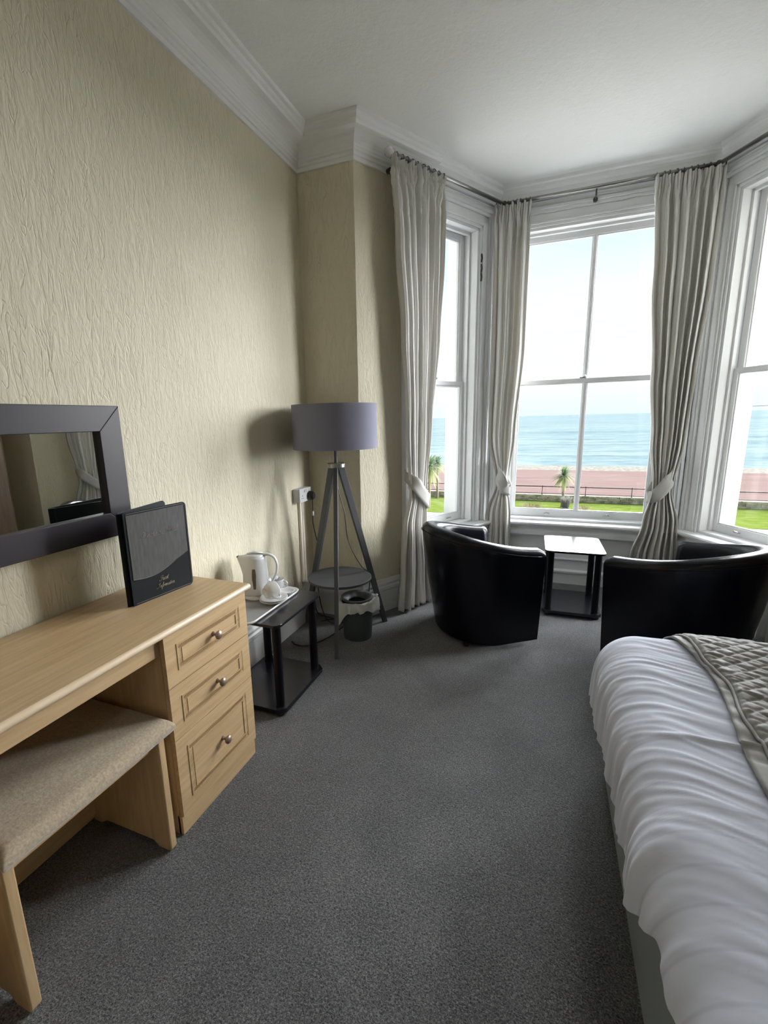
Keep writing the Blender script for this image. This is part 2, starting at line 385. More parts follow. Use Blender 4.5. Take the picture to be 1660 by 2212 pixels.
# sash windows
def window(name, sg, t0, t1, mullion, horn=False):
    w_ = bpy.data.objects.new(name, None); COL.objects.link(w_); w_['kind'] = 'structure'
    w_.location = sg.P((t0+t1)/2, -0.1, ZS)
    def add(n, bm, m):
        o = obj(n, bm, m); o.parent = w_; o.matrix_parent_inverse = Matrix.Translation(w_.location).inverted(); return o
    zm = 1.60; fr = 0.045
    # architrave moulding, mitred round the opening on three sides, stepped
    bm = bmesh.new()
    steps = [(0.0, 0.020, 0.012), (0.020, 0.034, 0.022), (0.034, 0.085, 0.016), (0.085, 0.105, 0.03), (0.105, 0.125, 0.042)]
    for a, b, dpt in steps:
        bl = t0-b if t0-b > 0.005 else 0.005
        br = t1+b if t1+b < sg.L-0.005 else sg.L-0.005
        if t0-a > 0.006: sg.box(bm, max(t0-b, 0.004), t0-a, ZS, ZH+b, 0, dpt)
        if t1+a < sg.L-0.006: sg.box(bm, t1+a, min(t1+b, sg.L-0.004), ZS, ZH+b, 0, dpt)
        sg.box(bm, bl, br, ZH+a, ZH+b, 0, dpt)
    bevelmod(add('architrave', bm, white), 0.003)
    bm = bmesh.new()   # box lining with beads
    for a0, a1, o0, o1 in ((0, 0.018, -0.15, 0.0), (0.018, 0.035, -0.085, -0.062), (0.018, 0.04, -0.15, -0.125)):
        sg.box(bm, t0+a0, t0+a1, ZS, ZH, o0, o1); sg.box(bm, t1-a1, t1-a0, ZS, ZH, o0, o1)
        sg.box(bm, t0+a0, t1-a0, ZH-a1, ZH-a0, o0, o1)
    sg.box(bm, t0, t1, ZS, ZS+0.02, -0.2, 0.0)
    add('window_frame', bm, white)
    def sash(n, z0, z1, off, bot, top):
        bm = bmesh.new(); a, b = t0+0.022, t1-0.022
        for (x0, x1, q0, q1) in ((a, a+fr, z0, z1), (b-fr, b, z0, z1), (a+fr, b-fr, z0, z0+bot), (a+fr, b-fr, z1-top, z1)):
            sg.box(bm, x0, x1, q0, q1, off-0.02, off+0.02)
        for (x0, x1, q0, q1) in ((a+fr, a+fr+0.008, z0+bot, z1-top), (b-fr-0.008, b-fr, z0+bot, z1-top), (a+fr, b-fr, z0+bot, z0+bot+0.008), (a+fr, b-fr, z1-top-0.008, z1-top)):
            sg.box(bm, x0, x1, q0, q1, off-0.008, off+0.012)
        if mullion is not None: 
            sg.box(bm, mullion-0.012, mullion+0.012, z0+bot, z1-top, off-0.018, off+0.018)
            sg.box(bm, mullion-0.020, mullion+0.020, z0+bot, z1-top, off-0.006, off+0.006)
        s = bevelmod(add(n, bm, white), 0.002)
        bm = bmesh.new(); sg.box(bm, a+fr, b-fr, z0+bot, z1-top, off-0.002, off+0.002)
        gp = obj('glass_pane', bm, glass); gp.parent = s
        return s
    lo = sash('lower_sash', ZS+0.022, zm+0.022, -0.105, 0.055, 0.03)
    sash('upper_sash', zm-0.018, ZH-0.02, -0.14, 0.03, 0.045)
    # small sash lifts on the bottom rail
    for f in (0.3, 0.7):
        bm = bmesh.new(); t = t0+(t1-t0)*f
        tube(bm, catmull([sg.P(t-0.02, -0.08, ZS+0.05), sg.P(t-0.015, -0.065, ZS+0.055), sg.P(t, -0.058, ZS+0.06), sg.P(t+0.015, -0.065, ZS+0.055), sg.P(t+0.02, -0.08, ZS+0.05)], 3), 0.004, 6)
        add('sash_lift', bm, steel)
    bm = bmesh.new(); t = (t0+t1)/2-0.02
    sg.box(bm, t-0.02, t+0.02, zm+0.022, zm+0.03, -0.12, -0.09); tube(bm, [sg.P(t, -0.105, zm+0.03), sg.P(t+0.02, -0.095, zm+0.042)], 0.006, 8)
    add('sash_catch', bm, steel)
    if horn:
        bm = bmesh.new(); t = t1-0.004
        for z in (2.50, 2.43, 2.37): tube(bm, [sg.P(t1+0.012, 0.014, z-0.028), sg.P(t1+0.012, 0.02, z), sg.P(t1+0.012, 0.014, z+0.028)], 0.006, 6)
        add('shutter_hinge', bm, darkmet)
    # outside stone reveal
    bm = bmesh.new(); sg.box(bm, t0-0.12, t1+0.12, ZS-0.08, ZS, -TH-0.12, -0.16)
    add('outer_sill', bm, outw)
    return w_
window('window_1', SL, *LT, None, horn=True)
window('window_2', SC, *CT, 0.69)
window('window_3', SR, *RT, None)

# panelling under the windows
bay = [PA+(PB-PA)*0.42/SL.L, PB, PC, PC+(PD-PC)*(SR.L-0.42)/SR.L]
bm = bmesh.new()
sweep(bm, bay, [(0, 0.0), (0.045, 0.0), (0.045, 0.385), (0.0, 0.385)])
sweep(bm, bay, [(0.0, 0.385), (0.06, 0.385), (0.085, 0.40), (0.085, 0.43), (0.06, 0.445), (0.06, 0.47), (0.0, 0.47)])
sweep(bm, bay, [(0.0, 0.47), (0.05, 0.47), (0.10, 0.478), (0.105, 0.49), (0.10, 0.502), (0.0, 0.502)])
sweep(bm, bay, [(0.045, 0.195), (0.055, 0.195), (0.062, 0.205), (0.055, 0.215), (0.045, 0.215)])
sweep(bm, bay, [(0.045, 0.0), (0.065, 0.0), (0.065, 0.085), (0.075, 0.095), (0.075, 0.108), (0.045, 0.118)])
o = struct('trim_1', bm, white, 'white painted panelling and sill boards below the bay windows')

# cornices
def cornice_prof(): 
    P = [(0, CH), (0, CH-0.175), (0.012, CH-0.175), (0.014, CH-0.155), (0.022, CH-0.152), (0.024, CH-0.138), (0.032, CH-0.132), (0.034, CH-0.118)]
    for k in range(7):
        a = R(90*k/6); P.append((0.036+0.062*(1-math.cos(a)), CH-0.118+0.062*math.sin(a)))
    P += [(0.112, CH-0.054), (0.116, CH-0.040), (0.126, CH-0.036), (0.130, CH-0.020), (0.146, CH-0.016), (0.150, CH)]
    return P
bm = bmesh.new()
sweep(bm, [(XR, YP), (XR, YB), (XL, YB), (XL, YP), (PA.x, YP), PA+(PB-PA)*0.45], cornice_prof())
struct('trim_2', bm, plaster, 'white plaster cornice with a deep cove')
bm = bmesh.new()
sweep(bm, [PA+(PB-PA)*0.45, PB, PC, PC+(PD-PC)*0.55], [(0, CH), (0, CH-0.105), (0.03, CH-0.105), (0.045, CH-0.095), (0.05, CH-0.055), (0.075, CH-0.045), (0.08, CH-0.025), (0.10, CH-0.02), (0.105, CH)])
struct('trim_3', bm, plaster)
bm = bmesh.new()
sweep(bm, [PA+(PB-PA)*0.42/SL.L, PB, PC, PC+(PD-PC)*(SR.L-0.42)/SR.L], [(0, 2.828), (0.030, 2.828), (0.040, 2.838), (0.030, 2.848), (0.022, 2.850), (0.020, 2.866), (0.012, 2.872), (0, 2.872)])
for sg, ts in ((SC, (1.385, 1.415, 1.45)), (SR, ()), (SC, (0.008,)), (SL, (SL.L-0.03,))):
    for t in ts:
        if t+0.016 < sg.L: sg.box(bm, t, t+0.016, 0.50, 2.83, 0, 0.016)
struct('trim_5', bm, white)
bm = bmesh.new()
sweep(bm, [PC+(PD-PC)*0.55, PD, (XR, YP)], cornice_prof())
struct('trim_4', bm, plaster)
# skirting boards
bprof = [(0, 0), (0.022, 0), (0.022, 0.155), (0.030, 0.165), (0.030, 0.185), (0.022, 0.195), (0.026, 0.212), (0.018, 0.225), (0.012, 0.24), (0, 0.24)]
bm = bmesh.new(); sweep(bm, [(XL, YB), (XL, YP), (PA.x, YP), PA+(PB-PA)*0.42/SL.L], bprof); struct('baseboard_left', bm, white)
bm = bmesh.new(); sweep(bm, [PC+(PD-PC)*(SR.L-0.42)/SR.L, PD, (XR, YP), (XR, YB), (XL, YB)], bprof); struct('baseboard_right', bm, white)

# ---------------------------------------------------------------- curtain pole and curtains
RODO, RODZ = 0.10, 2.862
rp_ = offset_path([PA, PB, PC, PD], RODO)
pole = thing('curtain_pole', 'long brushed metal curtain pole bent round the bay above three windows', 'curtain pole', (0.27, 3.9, RODZ))
def loc_par(o, p):
    o.parent = p; o.matrix_parent_inverse = Matrix.Translation(p.location).inverted() if p.rotation_euler.z == 0 else (Matrix.Translation(p.location) @ Matrix.Rotation(p.rotation_euler.z, 4, 'Z')).inverted(); return o
st = rp_[0]+SL.d*0.22
en = rp_[3]-SR.d*0.22
for a, b in ((st, rp_[1]), (rp_[1], rp_[2]), (rp_[2], en)):
    bm = bmesh.new(); tube(bm, [(*a, RODZ), (*b, RODZ)], 0.0125, 14); loc_par(obj('pole_length', bm, steel, smooth=True), pole)
for q in (rp_[1], rp_[2]):
    bm = bmesh.new(); lathe(bm, [(0.0, -0.018), (0.012, -0.017), (0.017, -0.008), (0.017, 0.008), (0.012, 0.017), (0.0, 0.018)], 16)
    bmesh.ops.translate(bm, verts=bm.verts, vec=(*q, RODZ)); loc_par(obj('pole_elbow', bm, darkmet, smooth=True), pole)
for sg, t in ((SL, 0.25), (SC, 0.66), (SR, SR.L-0.25)):
    bm = bmesh.new(); tube(bm, [sg.P(t, RODO, RODZ-0.002), sg.P(t, RODO, RODZ-0.05), sg.P(t, 0.03, RODZ-0.055)], 0.0055, 8)
    tube(bm, [sg.P(t, 0.046, RODZ-0.055), sg.P(t, 0.02, RODZ-0.055)], 0.015, 12)
    loc_par(obj('pole_bracket', bm, darkmet), pole)
for q, s_ in ((st, -1), (en, 1)):
    sgd = SL.d if s_ < 0 else -SR.d
    bm = bmesh.new(); prof = [(0.0, -0.03), (0.012, -0.028), (0.024, -0.016), (0.028, 0.0), (0.022, 0.018), (0.010, 0.026), (0.012, 0.036), (0.0, 0.036)]
    lathe(bm, prof, 18)
    dd = Vector((q.x-sgd.x*0.03, q.y-sgd.y*0.03, RODZ)) if s_ < 0 else Vector((q.x-sgd.x*0.03, q.y-sgd.y*0.03, RODZ))
    rot = Vector((sgd.x, sgd.y, 0)).to_track_quat('Z', 'Y').to_matrix().to_4x4()
    bmesh.ops.transform(bm, verts=bm.verts, matrix=Matrix.Translation(dd) @ rot)
    o = loc_par(obj('pole_finial', bm, ceramic, smooth=True), pole); o['label'] = 'clear white ball finial'

def lerpk(keys, z):
    if z >= keys[0][0]: return keys[0][1]
    for (z0, v0), (z1, v1) in zip(keys, keys[1:]):
        if z >= z1:
            t = (z0-z)/(z0-z1); t = t*t*(3-2*t); return v0+(v1-v0)*t
    return keys[-1][1]
def curtain(label, sg, left, right, amp, npl, ph, hook_t, tie_z, ztop=2.835, zbot=0.015, dirn=1):
    """left/right: (z, t) keys along the wall; amp: (z, depth)"""
    t_mid = (left[0][1]+right[0][1])/2
    root = thing('curtain', label, 'curtain', sg.P(t_mid, RODO, zbot), 0, None)
    bm = bmesh.new(); NU, NZ = npl*20, 150; rows = []
    rnd = random.Random(ph*1000); jit = [rnd.uniform(-1.1, 1.1) for _ in range(npl+2)]; jam = [rnd.uniform(0.35, 1.5) for _ in range(npl+2)]
    for j in range(NZ+1):
        f = j/NZ; z = ztop+(zbot-ztop)*f
        if j == 0: z = ztop+0.012
        lt, rt_ = lerpk(left, z), lerpk(right, z); am = lerpk(amp, z); row = []
        sk = lerpk([(2.85, 0.0), (1.2, 0.5), (0.9, 0.6), (0.0, 0.2)], z)
        head = max(0.0, min(1.0, (z-2.66)/0.12))
        for i in range(NU+1):
            u = i/NU; k = u*npl; ki = int(min(k, npl-1)); fr_ = k-ki
            phs = 2*PI*k + jit[ki]*(1-fr_)+jit[ki+1]*fr_ + 1.3*noise.noise(Vector((k*0.45, z*0.28, ph*7)))
            a = am*(jam[ki]*(1-fr_)+jam[ki+1]*fr_)
            s1 = math.sin(phs); c = math.copysign(abs(s1)**0.75, s1)
            fine = 0.34*a*math.sin(2*PI*k*2.35+ph*3+2.2*noise.noise(Vector((k*0.8, z*0.35, ph+3)))); d = (a*c*0.86+fine)*(1-0.5*head) + head*0.016*math.sin(2*PI*k*3.1+ph+4*noise.noise(Vector((k*1.5, z*16, ph)))) + (0.010*noise.noise(Vector((k*3.5, z*22, ph))) if z > 2.55 else 0) + 0.014*noise.noise(Vector((k*1.1, z*0.8, ph))) + 0.005*noise.noise(Vector((k*2.7, z*2.4, ph)))
            t = lt+(rt_-lt)*u + 0.30*a*math.sin(2*phs+1.1)*(1-head)*0.6
            v = sg.P(t, RODO+0.012+d, z+(0.008*math.sin(2*PI*k*1.3) if j == 0 else 0)); row.append(bm.verts.new(v))
        rows.append(row)
    for a, b in zip(rows, rows[1:]):
        for i in range(NU): bm.faces.new([a[i], a[i+1], b[i+1], b[i]])
    p = obj('curtain_panel', bm, curt, smooth=True); loc_par(p, root)
    so = p.modifiers.new('thick', 'SOLIDIFY'); so.thickness = 0.0035
    # rings
    tl, tr_ = left[0][1], right[0][1]; base = None
    nr = int(npl*1.4)+2
    for q in range(nr):
        t = tl+0.01+(tr_-tl-0.02)*q/(nr-1)+random.uniform(-0.006, 0.006)
        if base is None:
            bm = bmesh.new(); ctr = Vector((0, 0, 0))
            pts = [(0.0, 0.019*math.cos(2*PI*k/16), 0.019*math.sin(2*PI*k/16)-0.003) for k in range(17)]
            tube(bm, pts, 0.0022, 6, caps=False)
            tube(bm, [(0, 0, -0.022), (0, 0, -0.034)], 0.002, 6)
            base = obj('curtain_ring', bm, darkmet, smooth=True); r_o = base
        else: r_o = base.copy(); COL.objects.link(r_o)
        P_ = Vector(sg.P(t, RODO, RODZ))
        r_o.parent = root; r_o.matrix_parent_inverse = Matrix()
        r_o.location = P_-root.location; r_o.rotation_euler = (0, 0, math.atan2(sg.d.y, sg.d.x)+random.uniform(-0.35, 0.35))
    # tieback: band from the wall hook round the front of the cloth to its free edge
    zt = tie_z; l, r2 = lerpk(left, zt), lerpk(right, zt); fo = RODO+0.012+lerpk(amp, zt)+0.014
    far, near = (r2, l) if dirn > 0 else (l, r2); s_ = 1 if dirn > 0 else -1
    ctrl = [(hook_t, 0.012, zt+0.19), (near-s_*0.004, 0.07, zt+0.165), (near+s_*0.022, fo-0.004, zt+0.115), ((near+far)/2, fo+0.010, zt+0.035), (far-s_*0.02, fo+0.002, zt-0.022), (far+s_*0.012, fo-0.035, zt-0.035), (far+s_*0.012, RODO-0.02, zt-0.025), (far-s_*0.02, 0.05, zt+0.01), ((near+far)/2, 0.035, zt+0.09), (hook_t+s_*0.004, 0.012, zt+0.18)]
    pts = catmull([Vector(sg.P(*c)) for c in ctrl], 5); bm = bmesh.new(); prev = None; n = len(pts)
    for i, q in enumerate(pts):
        hh = 0.014+0.030*min(1, max(0, math.sin(PI*i/(n-1)))*1.6)
        dv = (pts[min(i+1, n-1)]-pts[max(i-1, 0)]).normalized()
        upv = (Vector((0, 0, 1))-dv*dv.z).normalized()
        row = [bm.verts.new(q+upv*hh*a+Vector((sg.n.x, sg.n.y, 0))*0.0008*(1-a*a)) for a in (-1, -0.5, 0, 0.5, 1)]
        if prev:
            for a in range(4): bm.faces.new([prev[a], prev[a+1], row[a+1], row[a]])
        prev = row
    tb = obj('tieback', bm, tiem, smooth=True); loc_par(tb, root)
    so = tb.modifiers.new('thick', 'SOLIDIFY'); so.thickness = 0.005
    bm = bmesh.new(); tube(bm, catmull([sg.P(hook_t, 0.0, zt+0.21), sg.P(hook_t, 0.03, zt+0.215), sg.P(hook_t, 0.036, zt+0.235), sg.P(hook_t, 0.028, zt+0.255)], 4), 0.004, 8)
    loc_par(obj('tieback_hook', bm, darkmet, smooth=True), root)
    return root
curtain('pale linen curtain beside the papered pier, leftmost of those seen directly, reaching the floor', SL,
        [(2.86, 0.19), (2.4, 0.235), (1.9, 0.28), (1.3, 0.32), (0.84, 0.35), (0.6, 0.29), (0.3, 0.27), (0, 0.235)],
        [(2.86, 0.665), (2.4, 0.645), (1.9, 0.615), (1.3, 0.56), (0.84, 0.52), (0.6, 0.52), (0.3, 0.57), (0, 0.61)],
        [(2.86, 0.028), (2.5, 0.030), (1.3, 0.026), (0.84, 0.018), (0.5, 0.034), (0, 0.040)], 7, 1.3, 0.40, 0.80)
curtain('narrow pale curtain tied back between the left side window and the wide window', SC,
        [(2.86, -0.01), (1.9, 0.0), (1.2, 0.0), (0.82, 0.075), (0.55, 0.0), (0, -0.02)],
        [(2.86, 0.245), (1.9, 0.245), (1.2, 0.205), (0.82, 0.165), (0.55, 0.20), (0, 0.215)],
        [(2.86, 0.028), (1.9, 0.028), (0.82, 0.016), (0.4, 0.028), (0, 0.036)], 5, 2.7, 0.02, 0.80)
curtain('full pale curtain tied back over the right side of the wide window', SC,
        [(2.86, 1.00), (2.2, 1.035), (1.6, 1.08), (1.15, 1.12), (0.80, 1.165), (0.55, 1.12), (0.3, 1.06), (0, 1.02)],
        [(2.86, 1.385), (2.2, 1.375), (1.6, 1.345), (1.15, 1.33), (0.80, 1.29), (0.55, 1.345), (0.3, 1.36), (0, 1.37)],
        [(2.86, 0.028), (2.2, 0.032), (1.2, 0.026), (0.80, 0.018), (0.4, 0.032), (0, 0.042)], 7, 4.1, 1.365, 0.78, dirn=-1)
Lm = SR.L
curtain('pale curtain with tieback seen only in the mirror, at the near end of the bay', SR,
        [(2.86, Lm-0.665), (1.9, Lm-0.615), (1.3, Lm-0.56), (0.84, Lm-0.52), (0.6, Lm-0.53), (0, Lm-0.61)],
        [(2.86, Lm-0.20), (1.9, Lm-0.24), (1.3, Lm-0.27), (0.84, Lm-0.33), (0.6, Lm-0.27), (0, Lm-0.24)],
        [(2.86, 0.028), (1.3, 0.026), (0.84, 0.018), (0.5, 0.030), (0, 0.040)], 7, 5.9, Lm-0.38, 0.80, dirn=-1)

# ---------------------------------------------------------------- dressing table
desk = thing('dressing_table', 'light oak dressing table with three drawers under the dark framed mirror', 'dressing table', (-1.25, 0.87, 0))
def dp(n, bm, m, bev=0.0, parent=None):
    o = obj(n, bm, m); loc_par(o, desk)
    if bev: bevelmod(o, bev, 3)
    return o
DY0, DY1 = 0.30, 1.405
bm = bmesh.new()
prof = [(-1.462, 0.720), (-1.045, 0.720)] + [(-1.036+0.011*math.cos(a), 0.731+0.011*math.sin(a)) for a in [R(-90+180*k/8) for k in range(9)]] + [(-1.462, 0.742)]
a = [bm.verts.new((x, DY0, z)) for x, z in prof]; b = [bm.verts.new((x, DY1, z)) for x, z in prof]
bm.faces.new(a); bm.faces.new(b[::-1])
for i in range(len(prof)):
    j = (i+1) % len(prof); f = bm.faces.new([a[i], b[i], b[j], a[j]])
    if 1 <= i <= 9: f.material_index = 1
top = dp('tabletop', bm, [oakY, oakE]); autosmooth(top, 30)
bm = bmesh.new()
box(bm, -1.455, -1.063, 0.972, 0.990, 0.0, 0.72); box(bm, -1.455, -1.063, 1.372, 1.390, 0.0, 0.72); box(bm, -1.455, -1.44, 0.99, 1.372, 0.05, 0.72)
dp('pedestal_carcass', bm, oakZ)
dp('plinth', mkbox(-1.072, -1.052, 0.972, 1.390, 0.0, 0.070), oakY, 0.001)
dp('front_rail', mkbox(-1.082, -1.064, DY0+0.03, 0.972, 0.655, 0.720), oakY, 0.001)
dp('side_panel', mkbox(-1.455, -1.064, DY0+0.012, DY0+0.030, 0.0, 0.720), oakZ, 0.001)
dp('back_panel', mkbox(-1.456, -1.442, DY0+0.03, 0.972, 0.25, 0.72), oakY)
def drawer(z0, z1):
    x0, x1, y0, y1 = -1.062, -1.045, 0.973, 1.391
    bm = bmesh.new(); box(bm, x0, x1, y0, y1, z0, z1)
    py0, py1 = y0+0.048, y1-0.044; pz0, pz1 = z0+0.043, z1-0.043
    def ring(i, wd, h):
        a, b, c, d = py0+i, py1-i, pz0+i, pz1-i
        box(bm, x1, x1+h, a, b, d-wd, d); box(bm, x1, x1+h, a, b, c, c+wd)
        box(bm, x1, x1+h, a, a+wd, c+wd, d-wd); box(bm, x1, x1+h, b-wd, b, c+wd, d-wd)
    ring(0.0, 0.004, 0.0022); ring(0.021, 0.0045, 0.0026); ring(0.005, 0.0025, 0.0015)
    # rope carving between the beads
    st_ = 0.0060; i0, i1 = 0.007, 0.0205
    def bar(p, q):
        d = Vector((0, q[0]-p[0], q[1]-p[1])); n_ = Vector((0, -d.z, d.y)).normalized()*0.0017
        P, Q = Vector((x1, *p)), Vector((x1, *q)); U = Vector((0.0015, 0, 0))
        hexa(bm, [P-n_, Q-n_, Q+n_, P+n_, P-n_*.4+U, Q-n_*.4+U, Q+n_*.4+U, P+n_*.4+U])
    y = py0+i0
    while y < py1-i1:
        for za, zb in ((pz1-i1, pz1-i0), (pz0+i0, pz0+i1)):
            bar((y, za), (min(y+0.009, py1-i0), zb))
        y += st_
    z = pz0+i1
    while z < pz1-i1-0.004:
        for ya, yb in ((py0+i0, py0+i1), (py1-i1, py1-i0)): bar((ya, z), (yb, z+0.004))
        z += st_
    o = dp('drawer', bm, oakY, 0.0)
    bm = bmesh.new()
    lathe(bm, [(0.0, 0.0), (0.009, 0.0), (0.0095, 0.002), (0.0055, 0.006), (0.0055, 0.014), (0.011, 0.018), (0.0155, 0.023), (0.0155, 0.028), (0.011, 0.032), (0.0, 0.0335)], 20)
    bmesh.ops.transform(bm, verts=bm.verts, matrix=Matrix.Translation((x1, (y0+y1)/2+0.012, (z0+z1)/2)) @ Matrix.Rotation(R(90), 4, 'Y'))
    k = obj('knob', bm, knobm, smooth=True); k.parent = o
drawer(0.540, 0.716); drawer(0.356, 0.537); drawer(0.073, 0.353)

# stool
stool = thing('dressing_stool', 'low stool with beige suede seat and oak panel legs, pushed under the dressing table', 'stool', (-1.2, 0.69, 0))
def sp_(n, bm, m, bev=0.0, sm=False):
    o = obj(n, bm, m, smooth=sm); loc_par(o, stool)
    if bev: bevelmod(o, bev, 4)
    return o
bm = bmesh.new(); NX, NY = 26, 34; x0, x1, y0, y1 = -1.40, -1.026, 0.458, 0.965
def seatz(u, v):
    e = min(u*(x1-x0), (1-u)*(x1-x0), v*(y1-y0), (1-v)*(y1-y0)); r = 0.028
    k = 1.0 if e > r else math.sqrt(max(0, 1-(1-e/r)**2))
    return 0.424+0.030*k+0.008*math.sin(PI*u)*math.sin(PI*v)
T = [[bm.verts.new((x0+(x1-x0)*i/NX, y0+(y1-y0)*j/NY, seatz(i/NX, j/NY))) for j in range(NY+1)] for i in range(NX+1)]
def warp(k, n): return 0.5-0.5*math.cos(PI*k/n)
for i in range(NX+1):
    for j in range(NY+1):
        u, v = warp(i, NX), warp(j, NY); T[i][j].co = (x0+(x1-x0)*u, y0+(y1-y0)*v, seatz(u, v))
for i in range(NX):
    for j in range(NY): bm.faces.new([T[i][j], T[i+1][j], T[i+1][j+1], T[i][j+1]])
bd = [T[i][0] for i in range(NX+1)]+[T[NX][j] for j in range(1, NY+1)]+[T[i][NY] for i in range(NX-1, -1, -1)]+[T[0][j] for j in range(NY-1, 0, -1)]
lo = [bm.verts.new((v.co.x*0.985+(-1.19)*0.015, v.co.y*0.985+0.69*0.015, 0.414)) for v in bd]
for i in range(len(bd)):
    j = (i+1) % len(bd); bm.faces.new([bd[i], bd[j], lo[j], lo[i]])
bm.faces.new(lo)
sp_('seat_cushion', bm, suede, 0, True)
bm = bmesh.new(); box(bm, -1.375, -1.068, 0.485, 0.912, 0.372, 0.414)
sp_('seat_rail', bm, oakY, 0.001)
for ya, yb in ((0.462, 0.489), (0.908, 0.934)):
    bm = bmesh.new()
    prism_pts = [(-1.395, 0.0), (-1.36, 0.0), (-1.33, 0.018), (-1.12, 0.018), (-1.10, 0.0), (-1.052, 0.0), (-1.046, 0.006), (-1.046, 0.408), (-1.052, 0.414), (-1.395, 0.414)]
    a = [bm.verts.new((x, ya, z)) for x, z in prism_pts]; b = [bm.verts.new((x, yb, z)) for x, z in prism_pts]
    bm.faces.new(a); bm.faces.new(b[::-1])
    for i in range(len(a)):
        j = (i+1) % len(a); f = bm.faces.new([a[i], b[i], b[j], a[j]])
        if 4 < i < 8: f.material_index = 1
    sp_('leg_panel', bm, [oakZ, oakZ], 0.011)
sp_('stretcher', mkbox(-1.40, -1.382, 0.475, 0.915, 0.02, 0.13), oakY, 0.001)

# mirror on the wall
mz0, mz1, my0, my1, fwid = 0.955, 1.420, 0.36, 1.262, 0.088
mir = thing('wall_mirror', 'landscape wall mirror in a wide black-brown frame above the dressing table', 'mirror', (XL+0.012, (my0+my1)/2, (mz0+mz1)/2), R(-1.2))
def mp_(n, bm, m, bev=0):
    o = obj(n, bm, m); loc_par(o, mir); o.matrix_parent_inverse = Matrix.Translation(mir.location).inverted()
    if bev: bevelmod(o, bev, 2)
    return o
xa, xb = XL+0.012, XL+0.036
for pts in (((my0, mz1), (my1, mz1), (my1-fwid, mz1-fwid), (my0+fwid, mz1-fwid)), ((my0, mz0), (my0+fwid, mz0+fwid), (my1-fwid, mz0+fwid), (my1, mz0)),
            ((my1, mz1), (my1, mz0), (my1-fwid, mz0+fwid), (my1-fwid, mz1-fwid)), ((my0, mz0), (my0, mz1), (my0+fwid, mz1-fwid), (my0+fwid, mz0+fwid))):
    bm = bmesh.new(); hexa(bm, [(xa, *p) for p in pts]+[(xb, *p) for p in pts]); mp_('frame_side', bm, blackfr, 0.002)
mp_('mirror_plate', mkbox(xa+0.001, xa+0.004, my0+fwid-0.004, my1-fwid+0.004, mz0+fwid-0.004, mz1-fwid+0.004), mirror_m)

# ---------------------------------------------------------------- information folder on the dressing table
fold = thing('information_folder', 'grey and black leather-look guest folder standing open on the dressing table', 'folder', (-1.275, 1.082, 0.742), R(-7.2))
# local: +y along the cover, -x towards the wall, z up
def fcurve(y): return 0.095 + 0.052*max(0, (y-0.02)/0.245)**2.2 - 0.012*math.sin(PI*min(1, y/0.19))
def fp(n, bm, m, bev=0, parent=fold):
    o = obj(n, bm, m); o.parent = parent
    if bev: bevelmod(o, bev, 2)
    return o
W_, H_ = 0.258, 0.325
def cover(x0, x1, rr=0.016):
    bm = bmesh.new(); pts = [(0, 0), (W_-rr, 0)]+[(W_-rr+rr*math.sin(R(a)), rr-rr*math.cos(R(a))) for a in (20, 45, 70, 90)]+[(W_, H_-rr)]+[(W_-rr+rr*math.cos(R(a)), H_-rr+rr*math.sin(R(a))) for a in (20, 45, 70, 90)]+[(0, H_)]
    A_ = [bm.verts.new((x0, y, z)) for y, z in pts]; B_ = [bm.verts.new((x1, y, z)) for y, z in pts]
    bm.faces.new(A_); bm.faces.new(B_[::-1])
    for i in range(len(pts)): j = (i+1) % len(pts); bm.faces.new([A_[i], B_[i], B_[j], A_[j]])
    return bm
fc = fp('front_cover', cover(-0.004, 0.0), foldb, 0.001)
bm = bmesh.new(); nn = 22; up_ = []; lo_ = []
ys = [0.010+(W_-0.012-0.010)*i/nn for i in range(nn+1)]
A_ = [bm.verts.new((0.0016, y, fcurve(y))) for y in ys]; B_ = [bm.verts.new((0.0016, y, H_-0.010)) for y in ys]
A2 = [bm.verts.new((0.0, y, fcurve(y))) for y in ys]; B2 = [bm.verts.new((0.0, y, H_-0.010)) for y in ys]
for i in range(nn):
    bm.faces.new([A_[i], A_[i+1], B_[i+1], B_[i]]); bm.faces.new([A2[i], A2[i+1], A_[i+1], A_[i]]); bm.faces.new([B2[i], B2[i+1], B_[i+1], B_[i]])
bm.faces.new([A_[0], B_[0], B2[0], A2[0]]); bm.faces.new([A_[-1], B_[-1], B2[-1], A2[-1]])
o = fp('upper_panel', bm, foldg, 0, fc); o['label'] = 'grey brushed upper panel'
bm = bmesh.new(); tube(bm, [(0.0018, y, fcurve(y)) for y in ys], 0.0011, 6); fp('panel_piping', bm, foldl, 0, fc)
bm = bmesh.new(); tube(bm, [(0.0005, 0.012, 0.006), (0.0005, W_-0.014, 0.006), (0.0005, W_-0.005, 0.014), (0.0005, W_-0.005, H_-0.015), (0.0005, W_-0.014, H_-0.005), (0.0005, 0.012, H_-0.005)], 0.0009, 6); fp('stitching', bm, foldl, 0, fc)
bm = bmesh.new(); tube(bm, [(-0.014, 0.0, 0.001), (-0.014, 0.0, H_-0.001)], 0.013, 14, ell=(0.5, 1.0)); sp1 = fp('spine', bm, foldb)
for v in sp1.data.vertices: v.co.y *= 1.0
autosmooth(sp1)
bm = cover(-0.030, -0.026); bmesh.ops.rotate(bm, verts=bm.verts, cent=(-0.028, 0, 0), matrix=Matrix.Rotation(R(17), 3, 'Z')); fp('back_cover', bm, foldb, 0.001)
bm = mkbox(-0.020, -0.017, 0.02, W_-0.03, 0.01, H_-0.012); bmesh.ops.rotate(bm, verts=bm.verts, cent=(-0.02, 0, 0), matrix=Matrix.Rotation(R(10), 3, 'Z')); fp('paper_pages', bm, whitep)

